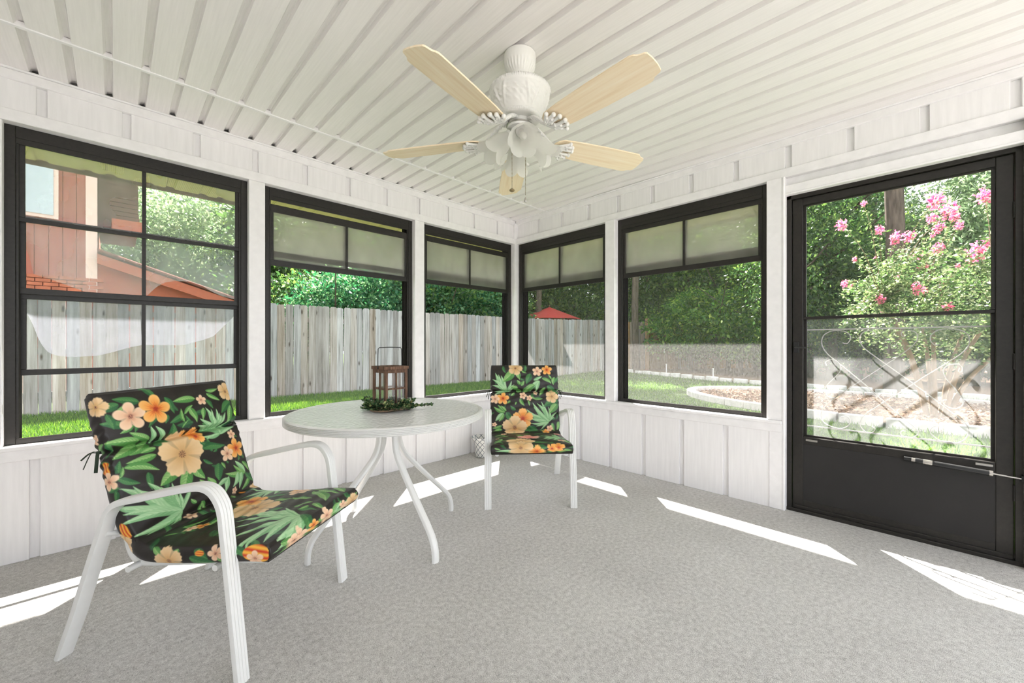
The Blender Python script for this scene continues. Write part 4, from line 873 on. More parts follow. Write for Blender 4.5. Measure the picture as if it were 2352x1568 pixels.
def make_cushion(name, tf, code, step, label, seed):
    c = empty(name, tf[0], tf[1]); tag(c, label, 'cushion', 'floral chair cushions')
    # side profile (forward p, height z) of the mid-plane, from the top of the back to the seat front
    key = [(-0.272, 0.902), (-0.215, 0.72), (-0.148, 0.50), (-0.112, 0.425), (-0.075, 0.388), (-0.02, 0.372), (0.15, 0.383), (0.32, 0.402), (0.428, 0.408)]
    pl = catmull([(0, a, b) for a, b in key], 24); pl = np.array([(p.y, p.z) for p in pl])
    seg = np.r_[0, np.cumsum(np.linalg.norm(np.diff(pl, axis=0), axis=1))]; L = seg[-1]
    ns = int(L/step); sv = np.linspace(0, L, ns)
    py = np.interp(sv, seg, pl[:, 0]); pz = np.interp(sv, seg, pl[:, 1])
    ty = np.gradient(py, sv); tz = np.gradient(pz, sv); ln_ = np.hypot(ty, tz); ty /= ln_; tz /= ln_
    ny, nz = -tz, ty                                                   # towards the sitter
    W = 0.52; T = 0.068
    nt = int(W/step); nsd = max(8, int(T/step)); nbm = 26
    ut = np.linspace(-W/2, W/2, nt)
    ring = [(u, 1.0, u) for u in ut]
    ring += [(W/2, 1-2*(k+1)/(nsd+1), W/2+T*(k+1)/(nsd+1)) for k in range(nsd)]
    ring += [(u, -1.0, 9.0) for u in np.linspace(W/2, -W/2, nbm)]
    ring += [(-W/2, -1+2*(k+1)/(nsd+1), -W/2-T*(nsd-k)/(nsd+1)) for k in range(nsd)]
    ring = np.array(ring); nr = len(ring)
    Uc, Hh, Up = ring[:, 0], ring[:, 1], ring[:, 2]
    seams = [0.205, 0.52]
    d_end = np.minimum(sv, L-sv)
    endf = np.sqrt(np.clip(d_end/0.006+0.55, 0.02, 1))
    zones = [0]+seams+[L]
    puff = np.zeros(ns); pin = np.zeros(ns)
    for a, b in zip(zones[:-1], zones[1:]):
        t = np.clip((sv-a)/(b-a), 0, 1); k = (sv >= a) & (sv <= b); puff[k] = np.sin(np.pi*t[k])**0.5
    for s_, wd, am in ((seams[0], 0.010, 1.0), (seams[1], 0.02, 0.5)): pin += am*np.exp(-((sv-s_)/wd)**2)
    xe = np.abs(Uc)/(W/2); crown = np.clip(1-xe**5, 0, 1)
    wr_ = 0.0022*(np.sin(sv[:, None]*61+Uc[None]*9+seed)*np.sin(Uc[None]*43+seed*2)+0.7*np.sin(sv[:, None]*130+Uc[None]*20))
    H = (T/2*endf)[:, None]*(0.86+0.0*crown[None])+np.where(Hh[None] > 0.5, 1, 0)*((0.017*puff)[:, None]*crown[None]-(0.026*pin)[:, None]*(1-0.5*xe[None]**8)+wr_*crown[None]*0.8)
    bul = 0.010*np.sqrt(np.clip(1-Hh**2, 0, 1))[None]*np.sign(Uc)[None]*np.where(np.abs(Hh) < 0.999, 1, 0)*(0.6+0.6*puff)[:, None]
    gath = 0.004*np.sin(sv[:, None]*170+Hh[None]*3)*np.where(np.abs(Hh) < 0.999, 1, 0)*np.sign(Uc)[None]*np.exp(-((sv-seams[0])/0.09)**2)[:, None]
    wid = (1-0.05*pin)[:, None]
    X = -((Uc[None]+bul+gath)*wid)                                      # u runs to the sitter's right seen from the front
    Y = py[:, None]+ny[:, None]*H*Hh[None]; Z = pz[:, None]+nz[:, None]*H*Hh[None]
    V = np.stack([X, Y, Z], -1).reshape(-1, 3)
    a = np.arange(ns-1)[:, None]*nr; b = np.arange(nr)[None]; b2 = (b+1) % nr
    F4 = np.stack([a+b, a+b2, a+nr+b2, a+nr+b], -1).reshape(-1, 4)
    # flat boxed ends: rings that close towards the mid-plane, print running on over them
    UU = np.broadcast_to(np.where(Up > 5, Uc, Up)[None], (ns, nr)).copy(); SS = np.broadcast_to((sv*1.045/L)[:, None], (ns, nr)).copy(); SS[:, Up > 5] = 3.0
    nc = 12; base = len(V); sg = np.where(Hh > 0, 1, -1)
    for ri, dirn in ((ns-1, 1), (0, -1)):
        ax = np.array([0, ty[ri]*dirn, tz[ri]*dirn]); vprev = ri*nr+np.arange(nr); mid = np.stack([X[ri], np.full(nr, py[ri]), np.full(nr, pz[ri])], -1); edge = V[ri*nr:(ri+1)*nr].copy()
        for j in range(1, nc+1):
            f = 1-j/nc; ring_v = mid*(1-f)+edge*f+ax*0.010*math.sqrt(1-f*f)
            V = np.vstack([V, ring_v]); cur = base+np.arange(nr); base += nr
            q = np.stack([vprev, np.roll(vprev, -1), np.roll(cur, -1), cur], -1); F4 = np.vstack([F4, q]); vprev = cur
            so = np.where(sg > 0, T/2*(1-f), T-T/2*(1-f)); s_ = 1.045+so if dirn > 0 else -so
            UU = np.vstack([UU, Uc[None]]); SS = np.vstack([SS, s_[None]])
    me = np_mesh(name+'_body', V, F4, print_mat, True)
    col_ = paint(UU.ravel(), SS.ravel(), code, step*1.1, seed)
    at = me.attributes.new('print', 'FLOAT_COLOR', 'POINT')
    at.data.foreach_set('color', np.c_[col_, np.ones(len(col_))].astype(np.float32).ravel())
    bm2 = bmesh.new(); bm2.from_mesh(me)
    bmesh.ops.recalc_face_normals(bm2, faces=bm2.faces); bm2.to_mesh(me); bm2.free()
    me.shade_smooth()
    link('cushion_body', me, c)
    # ties at the seam
    for s in (1, -1):
        base = (s*0.268, -0.222, 0.705); m = MB()
        for dx, dz, dy in ((0.035, -0.045, -0.02), (0.02, -0.06, 0.01), (0.045, -0.012, -0.015)):
            pth = catmull([base, (base[0]+s*dx*0.5, base[1]+dy*0.5, base[2]+0.008), (base[0]+s*dx, base[1]+dy, base[2]+dz)], 5)
            m.sweep(pth, [(0.005, 0.0008), (-0.005, 0.0008), (-0.005, -0.0008), (0.005, -0.0008)], up=(0, 0, 1))
        m.build('tie', simple('dark green cloth tie', srgb(38, 50, 38), 0.8), c)
    return c
make_cushion('chair_cushion', near_t, PAT['near'], 0.0022, 'tropical floral cushion on the chair in front of the torn window', 3)
make_cushion('chair_cushion', far_t, PAT['far'], 0.0030, 'tropical floral cushion on the chair in the corner', 5)

# ---------------------------------------------------------------- the yard
def sm(a, b, x):
    t = min(1, max(0, (x-a)/(b-a))); return t*t*(3-2*t)
def gz(x, y):
    return -0.10+0.13*sm(3.4, 8.0, max(x, y))+0.07*sm(9, 13, x)
N = 90; xs = np.linspace(-22, 42, N); ys = np.linspace(-22, 42, N)
V = np.array([(x, y, gz(x, y)) for x in xs for y in ys]); I = np.arange(N*N).reshape(N, N)
Fq = np.stack([I[:-1, :-1], I[1:, :-1], I[1:, 1:], I[:-1, 1:]], -1).reshape(-1, 4)
lawn = link('lawn', np_mesh('lawn', V, Fq, lawn_mat, True)); struct(lawn)

m = MB(); m.box((-4.0, -10.0, -0.2), (4.2, -1.62, -0.045)); pt = m.build('patio', concrete); struct(pt)  # unseen patio, added to bounce neutral sunlight onto the ceiling
# fences of single pickets
FA, FB = (-3.2, 9.324), (13.05, 8.187)
def picket_mesh(name, w, h, mat):
    m = MB(); e = 0.022
    m.prism([(-w/2, 0), (w/2, 0), (w/2, h-0.03), (w/2-e, h), (-w/2+e, h), (-w/2, h-0.03)], 'y', -0.009, 0.009)
    return m.mesh(name, mat)
def fence(name, a, b, label, mat, h=1.86, w=0.135, pitch=0.141, post=None):
    a = np.array(a); b = np.array(b); L = np.linalg.norm(b-a); d = (b-a)/L; ang = math.atan2(d[1], d[0])
    rt = empty(name, (a[0], a[1], gz(*a))); tag(rt, label, 'fence'); pm = [picket_mesh('picket', w*k, h, mat) for k in (1.0, 1.025, 0.965)]
    n = int(L/pitch)
    for i in range(n):
        p = a+d*(i+0.5)*pitch
        o = link('picket', pm[i % 3], rt); o.location = (p[0]-a[0], p[1]-a[1], gz(*p)-gz(*a)+random.uniform(-0.012, 0.012)-0.01)
        o.rotation_euler = (random.uniform(-0.008, 0.008), random.uniform(-0.006, 0.006), ang+random.uniform(-0.02, 0.02))
    nx, ny = -d[1], d[0]
    for z in (0.3, 0.95, 1.55):
        m = MB(); m.box((0, 0.011, z-0.045), (L, 0.05, z+0.045)); o = m.build('rail', mat, rt); o.rotation_euler = (0, 0, ang); o.location = (0, 0, 0.0)
    return rt, ang
fl, angl = fence('privacy_fence', FA, FB, 'tall weathered grey board fence along the left side of the lawn', fence_wood)
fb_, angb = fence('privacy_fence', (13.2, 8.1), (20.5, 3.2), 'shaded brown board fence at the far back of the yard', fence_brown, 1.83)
m = MB(); m.box((-0.05, -0.06, 0), (0.05, 0.04, 1.95)); o = m.build('post', wood('tan fence post', [(0.3, srgb(150, 116, 84)), (0.7, srgb(196, 162, 124))], 0.8, (20, 20, 2), rnd=False), fb_); o.location = (1.05, -0.83, 0.0); o.rotation_euler = (0, 0, angb)
m = MB(); m.box((-0.06, -0.07, 0), (0.06, 0.05, 1.93)); o = m.build('post', fence_wood, fl); o.location = (FB[0]-FA[0]+0.03, FB[1]-FA[1], 0.1); o.rotation_euler = (0, 0, angl)

# mulch bed in the lawn with its curved concrete border, and the back bed behind a line of stones
BC = (8.85, 0.35); BA, BB = 1.65, 3.15
def bed_pt(a, k=1.0):
    r = 1+0.06*math.sin(2*a+0.6); return (BC[0]+BA*k*r*math.cos(a), BC[1]+BB*k*r*math.sin(a))
gb = empty('garden_bed', (BC[0], BC[1], gz(*BC))); tag(gb, 'oval mulch bed in the lawn with a curved concrete border', 'garden bed')
vs = [(0, 0, 0.05)]; fs = []
for k in range(64):
    x, y = bed_pt(2*math.pi*k/64); vs.append((x-BC[0], y-BC[1], 0.035)); fs.append((0, k+1, (k+1) % 64+1))
m = MB(); m.add(vs, fs); m.build('mulch', mulch_mat, gb)
nb = 44
for k in range(nb):
    a0, a1 = 2*math.pi*(k+0.03)/nb, 2*math.pi*(k+0.97)/nb
    poly = [bed_pt(a0, 1.0), bed_pt(a1, 1.0), bed_pt(a1, 1.06), bed_pt(a0, 1.06)]
    m = MB(); m.prism([(p[0]-BC[0], p[1]-BC[1]) for p in poly], 'z', -0.05, 0.11); m.build('border_block', concrete, gb, bevel=0.012)
ST_ = catmull([(12.75, 8.0, 0), (12.8, 7.2, 0), (12.3, 5.9, 0), (11.9, 4.6, 0), (11.5, 3.0, 0), (11.3, 1.2, 0), (11.2, -1.0, 0), (11.3, -3.2, 0)], 30)
sl = np.r_[0, np.cumsum([(ST_[i+1]-ST_[i]).length for i in range(len(ST_)-1)])]
ge = empty('stone_edging', (11.9, 4.6, gz(11.9, 4.6))); tag(ge, 'line of pale stone blocks edging the back planting bed', 'edging')
stm = []
for k in range(4):
    m = MB(); n = 12; hh = 0.10
    out = [((0.19+random.uniform(-0.02, 0.02))*math.cos(2*math.pi*i/n)*(1 if abs(math.cos(2*math.pi*i/n)) < 0.7 else 0.95), 0.10*math.sin(2*math.pi*i/n)+random.uniform(-0.012, 0.012)) for i in range(n)]
    m.prism(out, 'z', -0.06, hh); stm.append(m.mesh('stone', stone_mat))
s = 0.1; k = 0
while s < sl[-1]-0.2:
    x = np.interp(s, sl, [p.x for p in ST_]); y = np.interp(s, sl, [p.y for p in ST_]); x2 = np.interp(s+0.1, sl, [p.x for p in ST_]); y2 = np.interp(s+0.1, sl, [p.y for p in ST_])
    o = link('stone', stm[k % 4], ge, 0.015); o.location = (x-11.9, y-4.6, gz(x, y)-gz(11.9, 4.6)+random.uniform(-0.01, 0.015)); o.rotation_euler = (random.uniform(-.05, .05), random.uniform(-.05, .05), math.atan2(y2-y, x2-x))
    s += 0.40; k += 1
poly = [(p.x+0.02, p.y) for p in ST_]+[(22, -3.5), (22, 9), (13, 9)]
vs = [(x, y, 0) for x, y in poly]
m = MB(); L1 = [(p.x+0.03, p.y) for p in ST_]
for i in range(len(L1)-1):
    a, b = L1[i], L1[i+1]; m.add([(a[0], a[1], gz(*a)+0.03), (24, a[1], 0.16), (24, b[1], 0.16), (b[0], b[1], gz(*b)+0.03)], [(0, 1, 2, 3)])
mb_ = m.build('mulch_ground', mulch_mat); struct(mb_)
for (x, y, h_, lb) in ((11.75, 4.05, 0.30, 'short white marker stake beside the stone edging, nearer one'), (12.9, 5.9, 0.30, 'short white marker stake in the far back bed')):
    m = MB(); m.box((-0.012, -0.012, -0.03), (0.012, 0.012, h_)); m.box((-0.02, -0.016, h_), (0.02, 0.016, h_+0.02)); o = m.build('marker_stake', white_metal, bevel=0.003); o.location = (x, y, gz(x, y)+0.02); tag(o, lb, 'stake')
# chips on both beds
P = []
for _ in range(5200):
    a = random.uniform(0, 2*math.pi); r = math.sqrt(random.random())*0.97; x, y = bed_pt(a, r); P.append((x-BC[0], y-BC[1], 0.04+random.uniform(0, 0.02)))
P = np.array(P); Dv = rng.normal(size=P.shape); Dv[:, 2] = np.abs(Dv[:, 2])*0.25
V, Fq = leaf_cloud(P, Dv, 0.07, 0.35, 0.1); o = link('mulch_chips', np_mesh('mulch_chips', V, Fq, mulch_leaf), gb); o['kind'] = 'stuff'
# grass blades
n = 230000
x = rng.uniform(-3, 13, n); y = rng.uniform(-6, 9.2, n)
near = rng.random(n) < 0.5; x = np.where(near, rng.uniform(-1.5, 9, n), x); y = np.where(near & (rng.random(n) < 0.7), rng.uniform(3.6, 9.2, n), y)
fy = FA[1]+(x-FA[0])*(FB[1]-FA[1])/(FB[0]-FA[0])
rr = ((x-BC[0])/(BA*1.10))**2+((y-BC[1])/(BB*1.10))**2
exl = np.interp(y, [-6, -3.2, -1, 1.2, 3, 4.6, 5.9, 7.2, 8.0], [11.3, 11.3, 11.2, 11.3, 11.5, 11.9, 12.3, 12.8, 12.75])
ok = ((x > 3.42) | (y > 3.42)) & (y < fy-0.02) & (rr > 1) & (x < exl-0.1)
x, y = x[ok], y[ok]; n = len(x)
mx = np.clip((np.maximum(x, y)-3.4)/4.6, 0, 1); mx2 = np.clip((x-9)/4, 0, 1)
z = -0.10+0.13*mx*mx*(3-2*mx)+0.07*mx2*mx2*(3-2*mx2)
a = rng.uniform(0, 2*np.pi, n); hgt = rng.uniform(0.03, 0.075, n); w = rng.uniform(0.004, 0.009, n); le = rng.uniform(0, 0.05, n); b = rng.uniform(0, 2*np.pi, n)
V = np.empty((n, 3, 3)); dx, dy = np.cos(a)*w, np.sin(a)*w
V[:, 0] = np.c_[x-dx, y-dy, z-0.005]; V[:, 1] = np.c_[x+dx, y+dy, z-0.005]; V[:, 2] = np.c_[x+np.cos(b)*le, y+np.sin(b)*le, z+hgt]
gr_ = link('grass', np_mesh('grass', V.reshape(-1, 3), np.arange(3*n).reshape(-1, 3), grass_mat)); tag(gr_, 'short bright green lawn grass', 'grass', kind='stuff')

# ---------------------------------------------------------------- trees and shrubs
def crown_mesh(name, mat, rx, rz, n, size, nc=60, spread=0.17, seed=1, hollow=0.45, aspect=0.5):
    rg = np.random.default_rng(seed)
    c = rg.normal(size=(nc, 3)); c /= np.linalg.norm(c, axis=1)[:, None]; c *= (rg.uniform(hollow**3, 1, nc)**(1/3))[:, None]*0.88
    k = rg.integers(0, nc, n); P = c[k]+rg.normal(size=(n, 3))*spread*np.array([1, 1, 0.75])
    Dv = P*0.6+rg.normal(size=(n, 3))*0.7; Dv[:, 2] -= 0.25
    P = P*np.array([rx, rx, rz])
    V, Fq = leaf_cloud(P, Dv, size, aspect, 0.2, 0.4, rg); return np_mesh(name, V, Fq, mat)
CR = {'dark': [crown_mesh('crown', leaf_dark, 2.6, 2.9, 8500, 0.17, 60, 0.125, s) for s in (1, 2)],
      'mid': [crown_mesh('crown', leaf_mid, 2.6, 2.9, 8500, 0.17, 60, 0.125, s) for s in (3, 4)],
      'pale': [crown_mesh('crown', leaf_pale, 2.6, 3.0, 4200, 0.17, 50, 0.14, 5)],
      'teal': [crown_mesh('crown', leaf_teal, 1.5, 1.3, 9000, 0.11, 60, 0.15, 6)],
      'bush': [crown_mesh('crown', leaf_mid, 1.5, 1.3, 7000, 0.11, 46, 0.12, s) for s in (7, 8)],
      'bushd': [crown_mesh('crown', leaf_dark, 1.5, 1.4, 7000, 0.11, 46, 0.12, 9)],
      'ever': [crown_mesh('crown', leaf_dark, 1.7, 2.0, 11000, 0.10, 80, 0.13, 10)],
      'paleev': [crown_mesh('crown', leaf_pale, 1.7, 1.7, 9000, 0.13, 60, 0.14, 12, aspect=0.34)]}
def trunk_mesh(h, r, seed):
    rd = random.Random(seed); m = MB()
    pts = catmull([(0, 0, -0.3), (rd.uniform(-.1, .1), rd.uniform(-.1, .1), h*0.35), (rd.uniform(-.2, .2), rd.uniform(-.2, .2), h*0.7), (rd.uniform(-.25, .25), rd.uniform(-.25, .25), h)], 5)
    m.tube(pts, r, 10, scale=[1-0.55*i/len(pts) for i in range(len(pts))])
    for k in range(6):
        z = h*rd.uniform(0.45, 0.95); a = rd.uniform(0, 6.28); L = rd.uniform(0.8, 1.8); p0 = np.array([0, 0, z])
        p1 = p0+np.array([math.cos(a)*L*0.5, math.sin(a)*L*0.5, L*0.25]); p2 = p0+np.array([math.cos(a)*L, math.sin(a)*L, L*0.6])
        m.tube(catmull([p0, p1, p2], 4), r*0.32, 6, scale=[1-0.7*i/8 for i in range(9)])
    return m.mesh('trunk', bark, 60)
TRK = [trunk_mesh(5.0, 0.16, s) for s in (1, 2, 3)]
TRKL = [trunk_mesh(9.0, 0.24, s) for s in (4, 5)]
TRKS = [trunk_mesh(1.5, 0.07, s) for s in (6, 7)]
TH = R_(45.49); FW = (math.cos(TH), math.sin(TH)); RG = (math.sin(TH), -math.cos(TH))
def pol(px, d):
    k = (px-1176)/928.0; return (d*(FW[0]+k*RG[0]), d*(FW[1]+k*RG[1]))
def tree(kind, xy, zc, k, label, group, name='tree', cat='tree', trunk='m', sq=1.0):
    x, y = xy; g = gz(x, y)
    t = empty(name, (x, y, g), random.uniform(0, 6.28)); tag(t, label, cat, group)
    c = link('crown', random.choice(CR[kind]), t); c.location = (0, 0, zc-g); c.scale = (k, k, k*sq); c.rotation_euler = (0, 0, random.uniform(0, 6.28))
    tm_ = random.choice({'s': TRKS, 'm': TRK, 'l': TRKL}[trunk]); o = link('trunk', tm_, t)
    hh = {'s': 1.5, 'm': 5.0, 'l': 9.0}[trunk]; q = (zc-g)/hh*1.05; o.scale = (min(1.3, q), min(1.3, q), q)
    return t
ORD = ('first', 'second', 'third', 'fourth', 'fifth', 'sixth', 'seventh', 'eighth')
GB = 'trees in the woods beyond the fences'
HUE = {'dark': 'dark green', 'mid': 'mid green', 'pale': 'pale green'}
def seen(px):
    for lim, t in ((600, 'behind the window with torn panes'), (960, 'behind the window with the lantern'), (1187, 'behind the window left of the corner'), (1410, 'behind the window right of the corner'), (1800, 'behind the window beside the door')):
        if px < lim: return t
    return 'behind the left half of the door' if px < 2060 else 'behind the right half of the door'
for i, px in enumerate(range(330, 2520, 82)):                                     # middle row
    if 2020 < px < 2180: continue
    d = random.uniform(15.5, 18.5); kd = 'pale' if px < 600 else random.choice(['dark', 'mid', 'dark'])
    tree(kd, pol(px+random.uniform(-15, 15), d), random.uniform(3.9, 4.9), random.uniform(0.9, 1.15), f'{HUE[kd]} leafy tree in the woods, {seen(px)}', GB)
for i, px in enumerate(range(380, 2560, 110)):                                    # far row, taller
    if 1930 < px < 2180: continue
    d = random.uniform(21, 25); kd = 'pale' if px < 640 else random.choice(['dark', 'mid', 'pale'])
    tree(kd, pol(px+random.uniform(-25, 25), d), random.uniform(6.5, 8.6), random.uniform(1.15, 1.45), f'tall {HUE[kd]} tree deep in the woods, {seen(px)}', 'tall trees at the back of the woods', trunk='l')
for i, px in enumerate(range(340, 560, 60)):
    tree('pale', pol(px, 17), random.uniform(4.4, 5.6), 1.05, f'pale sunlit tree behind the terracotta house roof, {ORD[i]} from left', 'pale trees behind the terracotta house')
for i, (px, d) in enumerate(((650, 12.6), (1010, 13.2), (1140, 14.6))):                            # shrubs right behind the left fence
    x, y = pol(px, d); tree('bushd', (x, y), 2.0, random.uniform(1.0, 1.25), f'dark leafy shrub rising behind the grey fence, {ORD[i]} from left', 'shrubs rising behind the grey fence', 'shrub', 'shrub', 's')
for i, px in enumerate((770, 880, 985, 1075)):
    x, y = pol(px, 11.4+(px-770)*0.0072); tree('teal', (x, y), 1.95, random.uniform(0.95, 1.1), f'blue green crape myrtle rising behind the grey fence, {ORD[i]} from left', 'blue green myrtles behind the grey fence', 'myrtle', 'shrub', 's')
for i, px in enumerate((1230, 1310, 1385, 1450)):
    tree('bushd', pol(px, 20.5), 2.0, random.uniform(1.1, 1.4), f'dark understory bush at the wood edge beyond the red umbrella, {ORD[i]} from left', 'understory bushes at the wood edge', 'bush', 'bush', 's')
for i, (px, d, z) in enumerate(((1520, 16.5, 2.4), (1590, 14.2, 1.7), (1640, 13.2, 1.9), (1700, 12.8, 1.7), (1755, 12.4, 1.9), (1590, 15.5, 3.3), (1670, 14.8, 3.2), (1740, 14.4, 3.4))):
    tree(random.choice(['bush', 'bush', 'bushd']), pol(px, d), z, random.uniform(0.95, 1.2), f'rounded green bush behind the stone edging, {ORD[i]} from the tan post' if i < 5 else f'taller green bush behind the back bed bushes, {ORD[i-5]} from the tan post', 'bushes in the back bed', 'bush', 'bush', 's')
for i, (px, d, z) in enumerate(((1830, 11.8, 1.6), (1900, 11.4, 1.7), (1980, 11.0, 1.6), (2060, 10.6, 1.7), (2140, 10.2, 1.6), (2230, 9.8, 1.7), (2320, 9.4, 1.6), (2420, 9, 1.6))):
    tree(random.choice(['bush', 'bushd', 'bushd']), pol(px, d), z, random.uniform(0.9, 1.1), f'low green bush behind the crape myrtle, {ORD[i]} from the left door edge', 'bushes seen through the door', 'bush', 'bush', 's')
for i, (px, d, z, k) in enumerate(((1835, 10.2, 3.1, 0.95), (1905, 10.8, 3.9, 1.0), (1960, 11.6, 2.6, 0.8), (1860, 11.8, 4.9, 1.0))):
    tree('ever', pol(px, d), z, k, 'dark evergreen tree, seen through the left half of the door, ' + ('leftmost low one', 'middle tall one', 'rightmost low one', 'tallest one')[i], 'dark evergreens seen through the door', trunk='m')
for i, (px, d, z, k) in enumerate(((2235, 9.4, 4.2, 0.85), (2290, 9.0, 3.5, 0.95), (2330, 9.8, 5.0, 1.0))):
    tree('paleev', pol(px, d), z, k, 'pale glossy leaved tree, seen through the upper right of the door, ' + ('left one', 'low right one', 'high right one')[i], 'pale trees seen through the door', trunk='m')
for px, d, lb in ((1098, 14.5, 'bare dark trunk with a high crown, behind the window left of the corner, left one'), (1131, 15.2, 'bare dark trunk with a high crown, behind the window left of the corner, right one'), (1240, 15.8, 'bare dark trunk with a high crown, behind the red umbrella'), (1462, 13.9, 'bare dark trunk at the fence corner beside the tan post'), (2010, 13.2, 'bare slim trunk left of the thick pine')):
    x, y = pol(px, d); t = empty('bare_trunk_tree', (x, y, gz(x, y))); tag(t, lb, 'tree', 'bare trunk trees at the wood edge')
    m = MB(); m.tube(catmull([(0, 0, -0.2), (random.uniform(-.06, .06), 0.03, 2.2), (0.0, random.uniform(-.08, .08), 5), (0.05, 0, 8)], 6), 0.13, 10, scale=[1-0.35*i/18 for i in range(19)]); m.build('trunk', bark, t, smooth=60)
    c = link('crown', CR['mid'][0], t); c.location = (0, 0, 8.0); c.scale = (0.9, 0.9, 0.7)
# pine with a bare trunk
px_, py_ = pol(2052, 8.5)
pn = empty('pine_tree', (px_, py_, gz(px_, py_))); tag(pn, 'tall pine with a thick bare grey trunk, seen through the door', 'tree')
m = MB(); m.tube(catmull([(0, 0, -0.2), (0.05, -0.03, 3), (0.0, 0.05, 7), (0.1, 0, 12)], 8), 0.172, 16, scale=[1-0.25*i/24 for i in range(25)]); m.build('trunk', bark, pn, smooth=60)
for a, z, L in ((0.4, 4.3, 2.2), (2.5, 4.9, 1.6), (5.3, 5.2, 2.0)):
    m = MB(); m.tube(catmull([(0, 0, z), (math.cos(a)*L*0.5, math.sin(a)*L*0.5, z+0.25), (math.cos(a)*L, math.sin(a)*L, z+0.2)], 5), 0.045, 8, scale=[1-0.6*i/10 for i in range(11)]); m.build('branch', bark, pn, smooth=60)
o = link('crown', CR['dark'][0], pn); o.location = (0, 0, 11.6); o.scale = (1.1, 1.1, 0.8)

# the flowering crape myrtle in the bed
mx_, my_ = pol(2150, 5.7); mz_ = gz(mx_, my_)+0.03
cm = empty('crape_myrtle', (mx_, my_, mz_)); tag(cm, 'crape myrtle shrub with pink flower clusters in front of the door', 'shrub')
BL = [(1984,467,25),(1933,516,45),(2019,528,35),(2056,546,50),(2088,542,45),(2149,461,70),(2180,484,70),(2139,500,40),(2193,499,35),(2155,523,45),(2203,517,35),(2142,540,20),(2262,449,65),(2109,584,35),(2157,570,45),(2244,577,70),(2229,601,35),(1963,595,20),(2010,593,15),(2269,556,40),(2200,611,20),(2112,615,20),(2129,611,15),(1940,651,30),(1956,655,12),(2061,639,25),(2106,657,35),(2104,669,30),(2124,666,28),(2166,656,32),(2022,688,40),(1989,686,20),(2177,706,40),(2028,720,30)]
bl_me = []
for k in range(3):
    rg = np.random.default_rng(40+k); n = 110; P = rg.normal(size=(n, 3)); P /= np.linalg.norm(P, axis=1)[:, None]; P *= rg.uniform(0.35, 1, n)[:, None]*np.array([0.8, 0.8, 1.15])
    V, Fq = leaf_cloud(P, P+rg.normal(size=P.shape)*0.5, 0.42, 0.8, 0.5, 0.4, rg); bl_me.append(np_mesh('blossom', V, Fq, petal_pink))
lp = []; ld = []; rd = random.Random(5)
def shoot(p0, p1, n_leaf, sag_=0.0, rad=0.006):
    p0 = np.array(p0); p1 = np.array(p1); L = np.linalg.norm(p1-p0); mid = (p0+p1)/2+np.array([0, 0, 0.12*L-sag_])
    pts = catmull([p0, mid, p1], 6); m = MB(); m.tube(pts, rad, 5, scale=[1-0.7*i/len(pts) for i in range(len(pts))]); m.build('stem', stem_mat, cm, smooth=60)
    q = np.array([tuple(p) for p in pts])
    for i in range(n_leaf):
        t = rd.uniform(0.2, 1.0)*(len(q)-1); a = int(t); f = t-a; p = q[a]*(1-f)+q[min(a+1, len(q)-1)]*f
        lp.append(p+np.array([rd.gauss(0, .012) for _ in range(3)])); ld.append([rd.gauss(0, 1), rd.gauss(0, 1), rd.gauss(-0.1, 0.5)])
stems = []
for k in range(7):
    a = k*0.9+0.3; r = rd.uniform(0.25, 0.75); top = np.array([r*math.cos(a), r*math.sin(a), rd.uniform(1.0, 1.7)])
    base = np.array([0.10*math.cos(a), 0.10*math.sin(a), 0]); mid = (base+top)/2*np.array([0.8, 0.8, 1.05])
    m = MB(); m.tube(catmull([base, mid, top], 6), 0.034, 8, scale=[1-0.5*i/12 for i in range(13)]); m.build('stem', stem_mat, cm, smooth=60); stems.append(top)
def rel(px, py, d):
    x, y = pol(px, d); return np.array([x-mx_, y-my_, 1.086+(790-py)/928.0*d-mz_])
for i, (px, py, r) in enumerate(BL):
    d = 5.2+0.9*rd.random(); p = rel(px, py, d); st = min(stems, key=lambda s: np.linalg.norm(s-p))
    shoot(st, p, 60)
    o = link('blossom', bl_me[i % 3], cm); s = r/3.92/928*d*1.0; o.location = p; o.scale = (s, s, s); o.rotation_euler = (0, 0, rd.uniform(0, 6))
for k in range(90):                                                              # leafy mass
    px, py = rd.uniform(1930, 2330), rd.uniform(560, 780)
    if px < 2020 and py < 600: continue
    p = rel(px, py, 5.0+1.5*rd.random()); st = min(stems, key=lambda s: np.linalg.norm(s-p)); shoot(st, p, 85, 0.05, 0.004)
for k in range(7000):
    u = np.array([rd.gauss(0, 1) for _ in range(3)]); u /= np.linalg.norm(u); u *= rd.random()**0.4
    p = np.array([0.15, -0.1, 1.55])+u*np.array([1.25, 1.25, 0.85]); lp.append(p); ld.append([rd.gauss(0, 1), rd.gauss(0, 1), rd.gauss(-0.1, 0.5)])
V, Fq = leaf_cloud(np.array(lp), np.array(ld), 0.052, 0.55, 0.2, 0.35); o = link('foliage', np_mesh('foliage', V, Fq, leaf_myrtle), cm); o['kind'] = 'stuff'

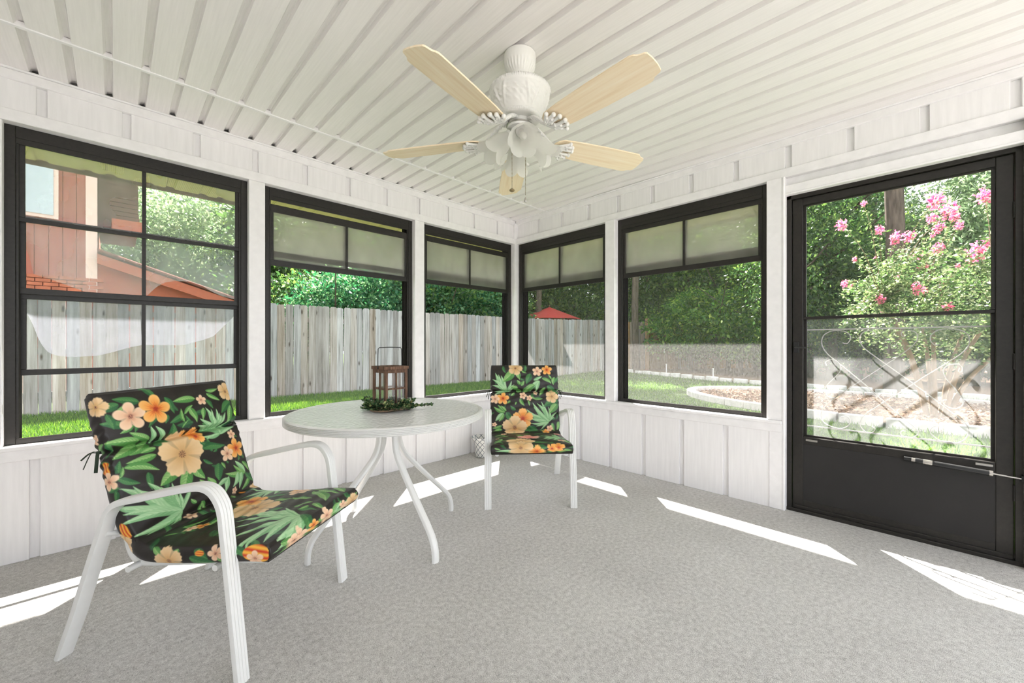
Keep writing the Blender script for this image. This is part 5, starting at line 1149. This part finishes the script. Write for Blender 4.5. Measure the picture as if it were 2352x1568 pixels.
# ---------------------------------------------------------------- neighbours: umbrella and house
ux, uy = pol(1262, 16.0); um = empty('market_umbrella', (ux, uy, gz(ux, uy))); tag(um, 'red patio umbrella showing above the grey fence', 'umbrella')
m = MB(); vs = [(0, 0, 2.46)]; fs = []
for k in range(8):
    a = 2*math.pi*k/8+0.2; vs.append((1.35*math.cos(a), 1.35*math.sin(a), 1.94)); a2 = a+math.pi/8; vs.append((1.24*math.cos(a2), 1.24*math.sin(a2), 1.96))
for k in range(16): fs.append((0, 1+k, 1+(k+1) % 16))
m.add(vs, fs); o = m.build('canopy', umbrella_red, um); sd = o.modifiers.new('s', 'SOLIDIFY'); sd.thickness = 0.006
m = MB(); m.tube([(0, 0, -0.05), (0, 0, 2.50)], 0.025, 10); m.sphere((0, 0, 2.51), 0.04); m.build('pole', lantern_wood, um, smooth=50)
for k in range(8):
    a = 2*math.pi*k/8+0.2; m = MB(); m.tube([(0, 0, 2.43), (1.33*math.cos(a), 1.33*math.sin(a), 1.925)], 0.01, 6); m.build('rib', lantern_wood, um)

hs = empty('neighbour_house', (0, 13.0, 0)); tag(hs, 'terracotta sided house with a sloping red roof beyond the fence', 'house')
x = -6.0
while x < -0.46:
    w = min(0.20, -0.44-x); m = MB(); m.box((x+0.005, 0, 0), (x+w-0.005, 0.05, 6.4)); m.build('siding_board', house_wall, hs); x += 0.20
m = MB(); m.box((-6, 0.03, 0), (-0.3, 4.0, 6.4)); m.build('wall', house_wall, hs)
m = MB(); m.box((-0.46, -0.03, 2.2), (-0.28, 0.06, 6.4)); m.build('corner_board', house_trim, hs)
f = MB(); f.box((-2.45, -0.04, 3.75), (-0.86, 0.02, 5.45)); wf = f.build('window', house_trim, hs); m = MB(); m.box((-2.38, -0.055, 3.82), (-0.93, -0.042, 5.38)); m.build('pane', simple('window glass with painted reflection', srgb(190, 202, 206), 0.15, spec=0.6), wf)  # reflection in the pane is put into its pale base colour
for k in range(14):
    z = 3.98+k*0.10; m = MB(); m.box((-0.28, 0.10, z), (0.42-0.012*k, 0.16, z+0.088)); m.build('louvre_board', house_brown, hs)
m = MB(); m.box((-0.28, 0.16, 3.8), (0.40, 2.5, 6.0)); m.build('upper_bay', house_brown, hs)
m = MB(); m.box((-0.05, 0.02, 3.72), (0.46, 0.14, 3.97)); m.build('bay_fascia', house_orange, hs)
# lower roof sloping down to the right, made of tile courses
for k in range(16):
    xa = -0.28+k*0.22; za = 3.12-k*0.075
    m = MB(); m.prism([(xa, za), (xa+0.26, za-0.088), (xa+0.26, za-0.02), (xa, za+0.07)], 'y', -0.35, 3.0); m.build('roof_course', house_roof, hs, bevel=0.02)
m = MB(); m.prism([(-0.28, 2.86), (3.3, 1.66), (3.3, 1.88), (-0.28, 3.08)], 'y', -0.28, -0.22); m.build('fascia', house_orange, hs)
m = MB(); m.prism([(-0.28, 0.0), (3.0, 0.0), (3.0, 1.9), (-0.28, 3.0)], 'y', 0.0, 3.0); m.build('wing_wall', house_orange, hs)
brm = MB(); brm.box((-0.105, -0.02, -0.033), (0.105, 0.02, 0.033)); brick_me = brm.mesh('brick', simple('red brick', srgb(172, 100, 74), 0.9, var=0.25, scale=(3, 3, 3), rnd=True))
for r in range(8):
    for c in range(7):
        o = link('brick', brick_me, hs); o.location = (-1.75+c*0.225+(r % 2)*0.11, -0.03, 1.95+r*0.08)
